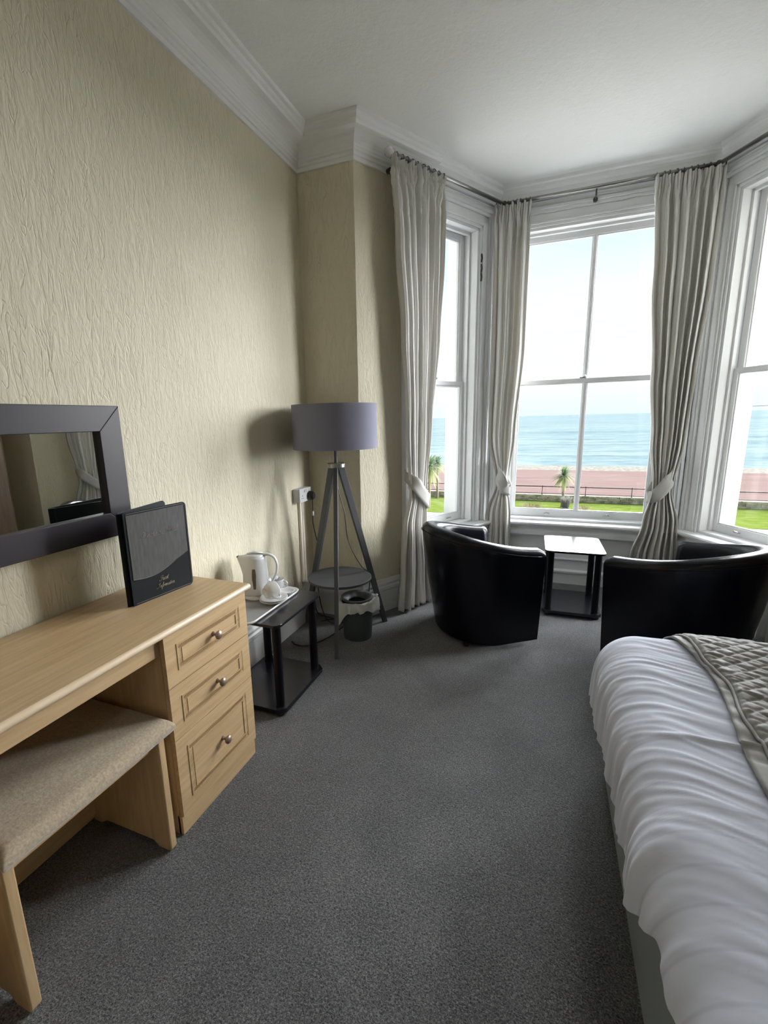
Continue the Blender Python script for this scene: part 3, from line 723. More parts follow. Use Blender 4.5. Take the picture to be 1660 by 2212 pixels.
# cursive lettering as swept strokes, x right, y up in units of x-height
G = {
 'W': (1.9, [[(0.35, 0.5), (0.05, 0.75), (0.05, 1.3), (0.45, 1.75), (0.75, 1.6), (0.7, 0.9), (0.62, 0.0), (1.0, 0.8), (1.25, 1.7)], [(1.25, 1.7), (1.15, 0.8), (1.1, 0.0), (1.5, 0.9), (1.95, 1.75), (2.15, 1.6)], [(0.35, 0.5), (0.2, 0.2), (-0.15, 0.05), (-0.3, 0.35), (-0.05, 0.85)]]),
 'H': (2.0, [[(0.9, 1.2), (0.5, 1.65), (0.05, 1.3), (0.05, 0.7), (0.45, 0.45), (0.85, 0.8), (0.6, 1.1), (0.3, 0.8)], [(0.95, 1.8), (1.0, 1.2), (0.75, 0.4), (0.35, 0.0)], [(1.9, 1.8), (1.5, 1.3), (1.3, 0.5), (1.35, 0.0), (1.7, 0.1)], [(0.7, 0.85), (1.2, 0.95), (1.6, 0.9)]]),
 'G': (1.5, [[(1.3, 1.5), (1.0, 1.8), (0.5, 1.6), (0.3, 1.1), (0.6, 0.8), (1.1, 1.1), (1.25, 1.3)], [(1.3, 1.4), (1.05, 0.6), (0.7, 0.0), (0.2, -0.1), (0.0, 0.25), (0.5, 0.4)]]),
 'I': (1.2, [[(0.5, 1.2), (0.15, 1.4), (0.35, 1.75), (0.9, 1.75), (1.2, 1.8)], [(0.85, 1.75), (0.6, 0.7), (0.25, 0.0), (-0.3, -0.05), (-0.45, 0.25), (-0.1, 0.35)]]),
 'i': (0.45, [[(0.05, 0.3), (0.25, 0.95), (0.12, 0.1), (0.45, 0.3)], [(0.27, 1.3), (0.31, 1.36)]]),
 'n': (0.85, [[(0.0, 0.3), (0.18, 0.95), (0.05, 0.0)], [(0.07, 0.3), (0.4, 0.95), (0.5, 0.7), (0.42, 0.1), (0.6, 0.0), (0.85, 0.3)]]),
 'c': (0.6, [[(0.45, 0.8), (0.2, 0.95), (0.0, 0.4), (0.2, 0.0), (0.6, 0.3)]]),
 'h': (0.85, [[(0.0, 0.3), (0.4, 1.6), (0.3, 1.75), (0.1, 0.8), (0.02, 0.0)], [(0.05, 0.3), (0.4, 0.95), (0.5, 0.6), (0.42, 0.1), (0.6, 0.0), (0.85, 0.3)]]),
 'm': (1.25, [[(0.0, 0.3), (0.18, 0.95), (0.05, 0.0)], [(0.07, 0.3), (0.38, 0.95), (0.42, 0.6), (0.36, 0.0)], [(0.4, 0.3), (0.75, 0.95), (0.85, 0.6), (0.78, 0.1), (0.95, 0.0), (1.25, 0.3)]]),
 'o': (0.65, [[(0.4, 0.9), (0.15, 0.9), (0.0, 0.4), (0.15, 0.0), (0.42, 0.2), (0.42, 0.8), (0.3, 0.9), (0.65, 0.75)]]),
 'r': (0.55, [[(0.0, 0.3), (0.2, 1.05), (0.42, 0.85), (0.32, 0.1), (0.55, 0.3)]]),
 'e': (0.6, [[(0.0, 0.4), (0.35, 0.6), (0.35, 0.95), (0.1, 0.85), (0.02, 0.3), (0.25, 0.0), (0.6, 0.3)]]),
 't': (0.5, [[(0.0, 0.3), (0.32, 1.4), (0.12, 0.15), (0.25, 0.0), (0.5, 0.3)], [(0.0, 0.95), (0.45, 1.0)]]),
 'l': (0.5, [[(0.0, 0.3), (0.4, 1.5), (0.32, 1.75), (0.12, 0.8), (0.1, 0.1), (0.28, 0.0), (0.5, 0.3)]]),
 'u': (0.8, [[(0.0, 0.3), (0.15, 0.95), (0.08, 0.15), (0.25, 0.0), (0.55, 0.95), (0.48, 0.1), (0.62, 0.0), (0.8, 0.3)]]),
 's': (0.5, [[(0.0, 0.3), (0.3, 1.0), (0.35, 0.3), (0.15, 0.0), (0.0, 0.15), (0.5, 0.3)]]),
 'f': (0.5, [[(0.0, 0.3), (0.4, 1.5), (0.3, 1.75), (0.12, 0.8), (-0.02, -0.7), (0.12, -0.75), (0.2, 0.0), (0.5, 0.3)]]),
 'a': (0.75, [[(0.45, 0.85), (0.15, 0.95), (0.0, 0.35), (0.18, 0.0), (0.42, 0.5), (0.5, 0.95), (0.44, 0.1), (0.58, 0.0), (0.75, 0.3)]]),
}
def lettering(name, text, y0, z0, size, m, slant=0.35, rad=0.0007):
    bm = bmesh.new(); x = 0
    for ch in text:
        if ch == ' ': x += 0.55; continue
        adv, strokes = G[ch]
        for s in strokes:
            pts = [(0.0022, y0+(x+px_+slant*py_)*size, z0+py_*size) for px_, py_ in s]
            cp = catmull(pts, 4); n = len(cp)
            rr = [rad*(0.6+0.9*abs(cp[min(i+1, n-1)].z-cp[max(i-1, 0)].z)/(((cp[min(i+1, n-1)]-cp[max(i-1, 0)]).length)+1e-6)) for i in range(n)]
            tube(bm, cp, rr, 5)
        x += adv
    return x, bm
T1 = 'Winchmore Hotel'; wtot = sum(G[c][0] if c != ' ' else 0.55 for c in T1); sz = 0.150/wtot
_, bm = lettering('', T1, 0.055, 0.226, sz, silver, rad=0.00048); o = fp('lettering', bm, silver, 0, fc); o['label'] = 'silver script lettering'
_, bm = lettering('', 'Guest', 0.108, 0.058, 0.0098, gold, rad=0.0004); o = fp('lettering', bm, gold, 0, fc); o['label'] = 'gold script lettering'
_, bm = lettering('', 'Information', 0.098, 0.033, 0.0090, gold, rad=0.0004); o = fp('lettering', bm, gold, 0, fc); o['label'] = 'gold script lettering'

# ---------------------------------------------------------------- black side tables
def side_table(x, y, rz, label):
    t = thing('side_table', label, 'side table', (x, y, 0), rz, 'black two-tier side tables')
    W2, D2, H2 = 0.185, 0.22, 0.462
    bm = bmesh.new(); prism(bm, rrect(-W2, W2, -D2, D2, 0.035), H2-0.014, H2); o = obj('table_top', bm, blackt); o.parent = t; bevelmod(o, 0.002)
    bm = bmesh.new(); prism(bm, [(-W2, -D2+0.03), (-W2+0.03, -D2), (W2-0.03, -D2), (W2, -D2+0.03), (W2, D2-0.03), (W2-0.03, D2), (-W2+0.03, D2), (-W2, D2-0.03)], 0.018, 0.040)
    o = obj('lower_shelf', bm, blackt); o.parent = t; bevelmod(o, 0.002)
    for sx in (-1, 1):
        for sy in (-1, 1):
            bm = bmesh.new(); cx, cy2 = sx*(W2-0.04), sy*(D2-0.045)
            tube(bm, [(cx, cy2, 0.04), (cx, cy2, H2-0.014)], 0.021, 20); o = obj('leg', bm, blackp); o.parent = t; autosmooth(o)
            bm = bmesh.new(); lathe(bm, [(0, 0), (0.02, 0), (0.024, 0.008), (0.02, 0.018), (0, 0.018)], 14, cx+sx*0.005, cy2-sy*-0.01); o = obj('foot', bm, blackcable); o.parent = t
    return t
side_table(-1.238, 1.838, 0, 'black two-tier side table beside the dressing table, carrying the tea tray')
side_table(0.218, 3.455, R(1.5), 'black two-tier side table between the two tub chairs, its top empty')

# tea tray and crockery
TZ = 0.462
tray = thing('serving_tray', 'white rimmed grey tray on the black side table', 'tray', (-1.300, 1.81, TZ))
bm = bmesh.new(); out_ = rrect(-0.135, 0.135, -0.24, 0.24, 0.05, 8)
def ringv(s, z): return [bm.verts.new((x*(1-s/0.135), y*(1-s/0.24), z)) for x, y in out_]
R0, R1, R2, R3, R4 = ringv(0.008, 0.0), ringv(0.0, 0.014), ringv(0.004, 0.016), ringv(0.010, 0.012), ringv(0.020, 0.005)
for a, b in ((R0, R1), (R1, R2), (R2, R3), (R3, R4)):
    for i in range(len(a)): j = (i+1) % len(a); bm.faces.new([a[i], a[j], b[j], b[i]])
bm.faces.new(R0[::-1]); o = obj('tray_rim', bm, ceramic, tray, smooth=True)
bm = bmesh.new(); prism(bm, rrect(-0.116, 0.116, -0.222, 0.222, 0.04, 8), 0.003, 0.0055); o = obj('tray_base', bm, traygrey, tray); o['label'] = 'grey tray base'

KX, KY, KZ = -1.345, 1.892, TZ+0.006
ket = thing('electric_kettle', 'white plastic jug kettle with a dark water gauge on the tray', 'kettle', (KX, KY, KZ), R(22))
# local +x = handle side, -x = spout, -y = towards the camera
bm = bmesh.new(); lathe(bm, [(0, 0), (0.066, 0), (0.07, 0.006), (0.068, 0.018), (0.062, 0.022), (0, 0.022)], 36); obj('power_base', bm, whitep, ket, smooth=False); 
bm = bmesh.new(); SEG = 48; rings = []
prof = [(0.064, 0.024), (0.066, 0.032), (0.0655, 0.06), (0.063, 0.12), (0.0600, 0.17), (0.0585, 0.205), (0.057, 0.214), (0.052, 0.2175)]
for r, z in prof:
    row = []
    for i in range(SEG):
        a = 2*PI*i/SEG; rr = r; x, y = rr*math.cos(a), rr*math.sin(a)
        k = max(0, -math.cos(a))**14*max(0, min(1, (z-0.13)/0.07))
        row.append(bm.verts.new((x-0.030*k, y, z+(0.002*k if z > 0.2 else 0))))
    rings.append(row)
for a, b in zip(rings, rings[1:]):
    for i in range(SEG): j = (i+1) % SEG; bm.faces.new([a[i], a[j], b[j], b[i]])
bm.faces.new(rings[0][::-1]); bm.faces.new(rings[-1])
autosmooth(obj('kettle_body', bm, whitep, ket), 50)
bm = bmesh.new(); lathe(bm, [(0.050, 0.2175), (0.049, 0.223), (0.036, 0.228), (0.0, 0.229)], 32); tube(bm, [(-0.035, 0, 0.228), (0.0, 0, 0.236), (0.045, 0, 0.231)], 0.008, 10, ell=(0.5, 1.3)); obj('lid', bm, whitep, ket, smooth=True)
bm = bmesh.new(); tube(bm, catmull([(0.045, 0, 0.222), (0.075, 0, 0.222), (0.102, 0, 0.205), (0.114, 0, 0.168), (0.108, 0, 0.125), (0.092, 0, 0.092), (0.078, 0, 0.070), (0.062, 0, 0.062)], 5), [0.009]*36, 12, ell=(0.75, 1.25)); obj('handle', bm, whitep, ket, smooth=True)
bm = bmesh.new(); a0 = R(-84)
for k in range(13):
    pass
gp_ = []
for k in range(25):
    th = 2*PI*k/24; hh = 0.052 if True else 0
    gx = 0.0105*math.cos(th)*(1.0 if math.sin(th) > 0 else 0.8); gz = 0.112+(0.044*math.sin(th) if abs(math.sin(th)) < 0.99 else 0.044*math.sin(th))
    gz = 0.112+0.052*max(-1, min(1, math.sin(th)*1.35))
    rr = 0.0655-(gz-0.06)*0.036+0.0022
    aa = a0+gx/rr; gp_.append((rr*math.cos(aa), rr*math.sin(aa), gz))
vs = [bm.verts.new(p) for p in gp_[:-1]]; bm.faces.new(vs)
r_ex = bmesh.ops.extrude_face_region(bm, geom=list(bm.faces)); bmesh.ops.translate(bm, verts=[v for v in r_ex['geom'] if isinstance(v, bmesh.types.BMVert)], vec=(-math.cos(a0)*0.006, -math.sin(a0)*0.006, 0))
o = obj('water_gauge', bm, gaugem, ket); o['label'] = 'dark smoked water gauge'
bm = bmesh.new(); tube(bm, [(-0.076, 0, 0.217), (-0.088, 0, 0.213)], 0.009, 8, ell=(0.5, 1)); obj('spout_filter', bm, gaugem, ket)

def saucer_bm():
    bm = bmesh.new(); lathe(bm, [(0, 0.004), (0.028, 0.004), (0.030, 0), (0.034, 0), (0.036, 0.005), (0.062, 0.011), (0.074, 0.018), (0.0755, 0.0195), (0.073, 0.020), (0.060, 0.014), (0.034, 0.008), (0.0, 0.0075)], 40); return bm
def cup_bm():
    bm = bmesh.new(); lathe(bm, [(0, 0.003), (0.021, 0.003), (0.023, 0), (0.026, 0), (0.027, 0.006), (0.034, 0.014), (0.040, 0.030), (0.0415, 0.060), (0.0415, 0.0625), (0.0395, 0.0625), (0.038, 0.031), (0.031, 0.016), (0.0, 0.010)], 40); return bm
def cup_handle_bm():
    bm = bmesh.new(); tube(bm, catmull([(0.039, 0, 0.052), (0.052, 0, 0.053), (0.062, 0, 0.043), (0.060, 0, 0.029), (0.050, 0, 0.021), (0.037, 0, 0.020)], 4), 0.0037, 10, ell=(0.8, 1.4)); return bm
s1_ = obj('saucer', saucer_bm(), ceramic, smooth=True); tag(s1_, 'white saucer directly on the tray, lowest of the stacked pair', 'saucer', 'white saucers on the tray'); s1_.location = (-1.216, 1.846, TZ+0.0065); s1_.scale = (0.93, 0.93, 1)
s2_ = s1_.copy(); COL.objects.link(s2_); s2_.location = (-1.215, 1.848, TZ+0.0160); s2_['label'] = 'white saucer stacked on another, under the cup lying on its side'
s3_ = s1_.copy(); COL.objects.link(s3_); s3_.location = (-1.215, 1.965, TZ+0.0065); s3_.scale = (0.62, 0.62, 1.0); s3_['label'] = 'small white dish behind the tipped cup at the tray edge'; s3_.name = 'small_dish'; s3_['category'] = 'dish'
def cup(loc, rot, label):
    c = thing('teacup', label, 'cup', loc, 0, 'white teacups on the tray'); c.rotation_euler = rot
    obj('cup_bowl', cup_bm(), ceramic, c, smooth=True); obj('handle', cup_handle_bm(), ceramic, c, smooth=True); return c
c1 = cup((-1.238, 1.811, TZ+0.0635), (0, 0, 0), 'white teacup lying on its side on the saucers, its base towards the viewer')
# axis of the tipped cup points away from the viewer and slightly up to the right
ax = Vector((0.42, 0.95, 0.16)).normalized(); hx = Vector((1.0, -0.15, -0.45)); hx = (hx-ax*hx.dot(ax)).normalized(); hy = ax.cross(hx)
c1.rotation_euler = Matrix((hx, hy, ax)).transposed().to_euler()
c2 = cup((-1.292, 1.998, TZ+0.0065), (0, 0, R(12)), 'white teacup standing behind the tipped one, handle to the right')
bm = bmesh.new(); lathe(bm, [(0, 0), (0.018, 0), (0.021, 0.018), (0.023, 0.019), (0.0, 0.0195)], 18)
mk = obj('milk_pot', bm, whitep); tag(mk, 'tiny white milk portion resting in the standing cup', 'milk pot', 'milk portions'); mk.location = (-1.297, 1.998, TZ+0.071); mk.rotation_euler = (R(18), R(-12), 0)

# ---------------------------------------------------------------- sockets and conduit
def prongs(bm, x, y, z):
    box(bm, x, x+0.0012, y-0.002, y+0.002, z+0.006, z+0.014); box(bm, x, x+0.0012, y-0.013, y-0.006, z-0.008, z-0.004); box(bm, x, x+0.0012, y+0.006, y+0.013, z-0.008, z-0.004)
def socket(y0, y1, z0, z1, label, dep=0.042):
    t = thing('wall_socket', label, 'socket', (XL, (y0+y1)/2, (z0+z1)/2), 0, 'double wall sockets')
    o = loc_par(obj('pattress_box', mkbox(XL, XL+dep, y0, y1, z0, z1), whitep), t); bevelmod(o, 0.003)
    bm = mkbox(XL+dep, XL+dep+0.009, y0-0.001, y1+0.001, z0-0.001, z1+0.001); o = loc_par(obj('faceplate', bm, whitep), t); bevelmod(o, 0.003)
    ym = (y0+y1)/2; zm = (z0+z1)/2; X_ = XL+dep+0.009
    for s in (-1, 1):
        bm = mkbox(X_, X_+0.003, ym+s*0.012-0.006, ym+s*0.012+0.006, zm+0.018, zm+0.036); o = loc_par(obj('switch', bm, whitep), t); bevelmod(o, 0.001)
    for s in (-1, 1):
        bm = bmesh.new(); prongs(bm, X_, ym+s*0.042, zm-0.012); loc_par(obj('socket_outlet', bm, gaugem), t)
    return t
socket(2.545, 2.70, 0.838, 0.925, 'white double wall socket holding a black plug, above the conduit')
socket(2.622, 2.77, 0.16, 0.285, 'white double wall socket low on the wall behind the black side table', 0.05)
bm = bmesh.new(); box(bm, XL, XL+0.018, 2.600, 2.622, 0.285, 0.838); box(bm, XL, XL+0.016, 2.632, 2.655, 0.285, 0.838)
tag(bevelmod(obj('cable_conduit', bm, trunk_m), 0.003), 'cream twin conduit running down the corner wall between two sockets', 'conduit')
plug = thing('power_plug', 'black three-pin plug in the upper double socket with a thin black lead', 'plug', (XL+0.055, 2.668, 0.870))
bm = bmesh.new(); tube(bm, [(0, 0, 0), (0.02, 0, 0), (0.034, 0, 0)], [0.026, 0.027, 0.019], 20, ell=(1.15, 0.95)); obj('plug_body', bm, blackcable, plug, smooth=False)
bm = bmesh.new(); tube(bm, catmull([(0.018, 0, -0.026), (0.02, 0.0, -0.06), (0.018, 0.0, -0.12), (0.016, 0.004, -0.20), (0.022, 0.03, -0.30), (0.03, 0.045, -0.38), (0.028, 0.03, -0.46), (0.02, 0.01, -0.56), (0.03, 0.01, -0.66), (0.05, 0.0, -0.76), (0.08, -0.01, -0.83), (0.12, -0.03, -0.863), (0.20, -0.05, -0.866)], 5), 0.0032, 8); obj('lead', bm, blackcable, plug, smooth=True)
bm = mkbox(0.014, 0.024, -0.006, 0.006, -0.135, -0.105); o = obj('cable_tag', bm, whitep, plug); o['label'] = 'small white cable tag'
bm = bmesh.new(); tube(bm, catmull([(-1.40, 2.30, 0.006), (-1.33, 2.26, 0.01), (-1.26, 2.30, 0.008), (-1.20, 2.42, 0.012), (-1.155, 2.50, 0.04), (-1.17, 2.62, 0.012), (-1.30, 2.69, 0.008), (-1.40, 2.66, 0.05), (-1.415, 2.66, 0.17)], 6), 0.0042, 8)
tag(obj('extension_lead', bm, blackcable, smooth=True), 'black lead trailing over the carpet behind the side table to the low socket', 'cable')

# ---------------------------------------------------------------- tripod floor lamp
LX, LY = -1.160, 2.525
lamp = thing('floor_lamp', 'grey wooden tripod floor lamp with a grey drum shade and round shelf', 'floor lamp', (LX, LY, 0))
bm = bmesh.new(); lathe(bm, [(0.246, 1.187), (0.250, 1.187), (0.250, 1.442), (0.246, 1.442), (0.246, 1.187)], 72); obj('lamp_shade', bm, shade, lamp, smooth=False).data
autosmooth(lamp.children[0] if lamp.children else bpy.data.objects['lamp_shade'])
bm = bmesh.new()
for k in range(3): a = R(120*k+15); tube(bm, [(0, 0, 1.425), (0.247*math.cos(a), 0.247*math.sin(a), 1.435)], 0.002, 6)
lathe(bm, [(0.018, 1.42), (0.018, 1.43)], 12); obj('shade_carrier', bm, darkmet, lamp)
bm = bmesh.new(); tube(bm, [(0, 0, 1.09), (0, 0, 1.30)], 0.010, 12); tube(bm, [(0, 0, 1.30), (0, 0, 1.37)], 0.018, 14); obj('pole', bm, lampgrey, lamp)
bm = bmesh.new(); lathe(bm, [(0, 1.072), (0.050, 1.072), (0.054, 1.076), (0.054, 1.096), (0.050, 1.100), (0, 1.100)], 28); obj('hub', bm, steel, lamp)
TRZ = 0.385
for fx, fy in ((-1.053, 2.215), (-0.949, 2.78), (-1.452, 2.60)):
    d = Vector((fx-LX, fy-LY, 0)); dn = d.normalized(); pt = dn*0.030; sd = Vector((-dn.y, dn.x, 0))
    bm = bmesh.new(); top_, bot = Vector((pt.x, pt.y, 1.075)), Vector((d.x, d.y, 0)); 
    def q(p, a, b): return p+dn*a+sd*b
    hexa(bm, [q(bot, -0.016, -0.011), q(bot, 0.016, -0.011), q(bot, 0.016, 0.011), q(bot, -0.016, 0.011), q(top_, -0.022, -0.013), q(top_, 0.022, -0.013), q(top_, 0.022, 0.013), q(top_, -0.022, 0.013)])
    bevelmod(obj('leg', bm, lampgrey, lamp), 0.002)
bm = bmesh.new(); lathe(bm, [(0, TRZ-0.016), (0.198, TRZ-0.016), (0.200, TRZ-0.013), (0.200, TRZ-0.002), (0.198, TRZ), (0, TRZ)], 48); o = obj('shelf', bm, lampgrey, lamp); o.location = (0.0, 0.0, 0)
bm = bmesh.new(); tube(bm, catmull([(0.004, -0.02, 1.07), (0.012, -0.01, 0.95), (0.045, 0.0, 0.80), (0.055, 0.01, 0.65), (0.085, 0.02, 0.55), (0.130, 0.06, 0.44), (0.150, 0.14, 0.375), (0.135, 0.17, 0.28), (0.10, 0.20, 0.10), (0.02, 0.20, 0.012), (-0.12, 0.17, 0.006), (-0.20, 0.10, 0.006)], 5), 0.003, 8); obj('lamp_cord', bm, blackcable, lamp, smooth=True)

# waste bin with liner
BX, BY = -1.045, 2.525
wb = thing('waste_bin', 'small dark grey pedal-less waste bin under the tripod lamp', 'bin', (BX, BY, 0))
wb['label'] = 'small dark grey round waste bin under the tripod lamp'
bm = bmesh.new(); lathe(bm, [(0, 0.004), (0.082, 0.004), (0.088, 0.0), (0.090, 0.006), (0.098, 0.235), (0.095, 0.235), (0.086, 0.012), (0, 0.010)], 40); autosmooth(obj('bin_body', bm, bingrey, wb))
bm = bmesh.new(); lathe(bm, [(0.098, 0.258), (0.101, 0.266), (0.097, 0.271), (0.080, 0.262), (0.060, 0.244), (0.055, 0.238), (0.058, 0.234), (0.082, 0.252), (0.096, 0.254)], 40, closed=True); obj('lid_ring', bm, mat('bin_lid_grey', (0.13, 0.145, 0.15), 0.5), wb, smooth=True)
bm = bmesh.new(); NS = 60; rows = []
for j, (r, z) in enumerate([(0.0985, 0.240), (0.100, 0.253), (0.105, 0.257), (0.109, 0.246), (0.109, 0.228), (0.108, 0.208), (0.107, 0.188)]):
    row = []
    for i in range(NS):
        a = 2*PI*i/NS; nz_ = noise.noise(Vector((math.cos(a)*2.4, math.sin(a)*2.4, j*0.45))); nf_ = noise.noise(Vector((math.cos(a)*7, math.sin(a)*7, j*0.8)))
        lobe = max(0, math.cos(a-R(12)))**8; lob2 = max(0, math.cos(a-R(222)))**14
        rr = r+(0.005*nz_+0.005*nf_)*min(j, 3)+(0.026*lobe+0.016*lob2)*min(1, j/2)
        zz = z-(0.085*lob2-0.010*lobe+0.022*nz_+0.010*nf_)*(j/6)+(0.022*lobe if 0 < j < 5 else 0)
        row.append(bm.verts.new((rr*math.cos(a), rr*math.sin(a), zz)))
    rows.append(row)
for a, b in zip(rows, rows[1:]):
    for i in range(NS): j = (i+1) % NS; bm.faces.new([a[i], a[j], b[j], b[i]])
bl = obj('bin_liner', bm, liner_m, smooth=True); bl.location = (BX, BY, 0.001); tag(bl, 'crumpled translucent white liner folded over the rim of the waste bin', 'bin liner')

# ---------------------------------------------------------------- tub chairs
def tub_chair(ox, oy, F, label):
    # local frame: +y front; origin = centre of the back semicircle
    rz = math.atan2(F[1], F[0])-PI/2
    t = thing('tub_chair', label, 'armchair', (ox, oy, 0), rz, 'black leather tub chairs')
    Rb, st_, N1, N2 = 0.335, 0.235, 40, 8
    path = []
    for k in range(N2): path.append((1, (Rb, st_*(1-k/N2)), (1, 0)))
    for k in range(N1+1):
        a = PI*k/N1; path.append((1, (Rb*math.cos(a), -Rb*math.sin(a)), (math.cos(a), -math.sin(a))))
    for k in range(1, N2+1): path.append((1, (-Rb, st_*k/N2), (-1, 0)))
    n = len(path); arc = [0]
    for (a, p, _), (b, q_, _) in zip(path, path[1:]): arc.append(arc[-1]+math.dist(p, q_))
    tot = arc[-1]; bm = bmesh.new(); rows = []
    for i, (_, p, nr) in enumerate(path):
        u = arc[i]/tot; h = 0.600+0.115*(math.sin(PI*u)**1.6)
        edge = min(arc[i], tot-arc[i]); sh = 0.030*max(0, 1-edge/0.035)**2   # arm ends round off
        h -= sh*0.6
        th = 0.090-0.035*max(0, 1-edge/0.03)**2
        prof = [(-0.026, 0.028), (-0.014, 0.20), (0.0, 0.40), (0.010, h-0.06)]
        for k in range(7):
            a = PI*k/6; prof.append((0.012-th/2+th/2*math.cos(a), h-0.034+0.034*math.sin(a)))
        prof += [(0.010-th, h-0.06), (-0.012-th, 0.42), (-0.012-th, 0.36)]
        bk = max(0.0, -p[1]/Rb)**1.2
        rows.append([bm.verts.new((p[0]+nr[0]*o, p[1]+nr[1]*o+bk*0.058*max(-0.15, (0.55-z)/0.55), z)) for o, z in prof])
    for a, b in zip(rows, rows[1:]):
        for k in range(len(a)-1): bm.faces.new([a[k], a[k+1], b[k+1], b[k]])
    for rw in (rows[0], rows[-1]): bm.faces.new(rw)
    o = obj('tub_shell', bm, leather, t, smooth=True); autosmooth(o, 60)
    # base body and front
    bm = bmesh.new(); ri = Rb-0.075
    pts = [(ri*math.cos(PI*k/24), -(ri-0.075)*math.sin(PI*k/24)) for k in range(25)]+[(-ri, st_), (ri, st_)]
    prism(bm, pts, 0.028, 0.345); bevelmod(obj('seat_base', bm, leather, t), 0.012, 3)
    bm = bmesh.new(); ri = Rb-0.100
    pts = [(ri*math.cos(PI*k/24), -(ri-0.02)*math.sin(PI*k/24)) for k in range(25)]+[(-ri, st_+0.03), (-ri+0.02, st_+0.045), (ri-0.02, st_+0.045), (ri, st_+0.03)]
    prism(bm, pts, 0.345, 0.445); bevelmod(obj('seat_cushion', bm, leather, t), 0.025, 4)
    # piping seam below the rim, centre back seam
    bm = bmesh.new(); tube(bm, [(p[0]+nr[0]*0.0115, p[1]+nr[1]*0.0115-0.0128*max(0.0, -p[1]/Rb)**1.2, 0.600+0.115*(math.sin(PI*arc[i]/tot)**1.6)-0.042) for i, (_, p, nr) in enumerate(path)][1:-1], 0.003, 6); obj('piping', bm, leather, t, smooth=True)
    for fx, fy in ((-0.24, 0.19), (0.24, 0.19), (-0.2, -0.18), (0.2, -0.18)):
        bm = bmesh.new(); lathe(bm, [(0, 0), (0.018, 0), (0.022, 0.03), (0, 0.03)], 12, fx, fy); obj('foot', bm, blackcable, t)
    return t
tub_chair(-0.355, 2.885, (0.8, 0.6), 'black leather tub chair beside the left curtain, facing the window table')
tub_chair(0.735, 2.800, (-0.735, 0.68), 'black leather tub chair beyond the foot of the bed, facing the window table')

# ---------------------------------------------------------------- bed
bed = thing('bed', 'double divan bed with grey base standing out from the right wall', 'bed', (1.2, 1.0, 0))
DX0, DX1, BY0, BY1 = 0.275, 2.07, 0.16, 1.76
o = loc_par(obj('divan_base', mkbox(DX0, DX1, BY0, BY1, 0.0, 0.455), divan_m), bed); bevelmod(o, 0.015, 3)
o = loc_par(obj('mattress', mkbox(DX0+0.02, DX1, BY0+0.02, BY1-0.02, 0.455, 0.56), white), bed); bevelmod(o, 0.05, 4)
o = loc_par(obj('headboard', mkbox(2.075, 2.098, BY0, BY1, 0.2, 1.1), divan_m), bed); bevelmod(o, 0.008, 3)
X0r, Y0r, Y1r = 0.345, 0.22, 1.70      # flat top region starts here
def drape(x, y, lift=0.0):
    """parameter point -> position of a cloth laid over the bed"""
    ztop = 0.592+0.012*noise.noise(Vector((x*1.6, y*1.3, 0)))+lift
    dx = min(0, x-X0r); dy = (y-Y1r) if y > Y1r else (y-Y0r if y < Y0r else 0)
    d = math.hypot(dx, dy)
    ux, uy = (dx/d, dy/d) if d > 1e-6 else (0, 0)
    r = 0.135; q = r*PI/2
    if d <= 0: off, dz = 0, 0
    elif d < q: a = d/r; off = r*math.sin(a); dz = r*(1-math.cos(a))
    else: off = r+0.03*(d-q); dz = r+(d-q)
    px_ = min(x, max(x, X0r)) if x > X0r else X0r
    py_ = min(max(y, Y0r), Y1r)
    side = min(1, d/0.22)
    s = (y if abs(ux) >= abs(uy) else x)
    fold = side*side*(0.016*noise.noise(Vector((s*7, d*1.2, 3.1)))+0.013*noise.noise(Vector((s*18+d*2, d*1.8, 8.2)))+0.008*noise.noise(Vector((s*40+d*4, d*3, 5.2))))
    # puffy top with diagonal pull wrinkles
    wq = y*1.0+0.34*x; sm_ = 0.35+0.65*min(1, max(0, (y-0.72)/0.35)); wr = 0.0045*noise.noise(Vector((x*2.0+y*0.6, wq*8, 1.7)))
    for fr_, am_, sd_ in ((24, 0.0045, 4.4), (44, 0.0030, 7.7)):
        rn_ = abs(noise.noise(Vector((x*2.6+y*0.5, wq*fr_, sd_)))); wr += am_*(1-min(1, rn_*3.2))*max(0, noise.noise(Vector((x*2.5, y*3.5, sd_+2)))+0.2)*1.7*sm_
    ridge = 0.010*math.exp(-((y-1.19+0.12*(x-0.3)+0.02*math.sin(x*8))/0.010)**2)*min(1, max(0, (x-0.2)*4))
    n3 = Vector((ux, uy, 0))*min(1, d/(r)) if d > 0 else Vector((0, 0, 0))
    P = Vector((px_+ux*(off+lift*side)+n3.x*fold, py_+uy*(off+lift*side)+n3.y*fold, ztop-dz+wr*(1-0.5*side)+ridge*(1-side)))
    return P
bm = bmesh.new(); NXX, NYY = 210, 420; rows = []
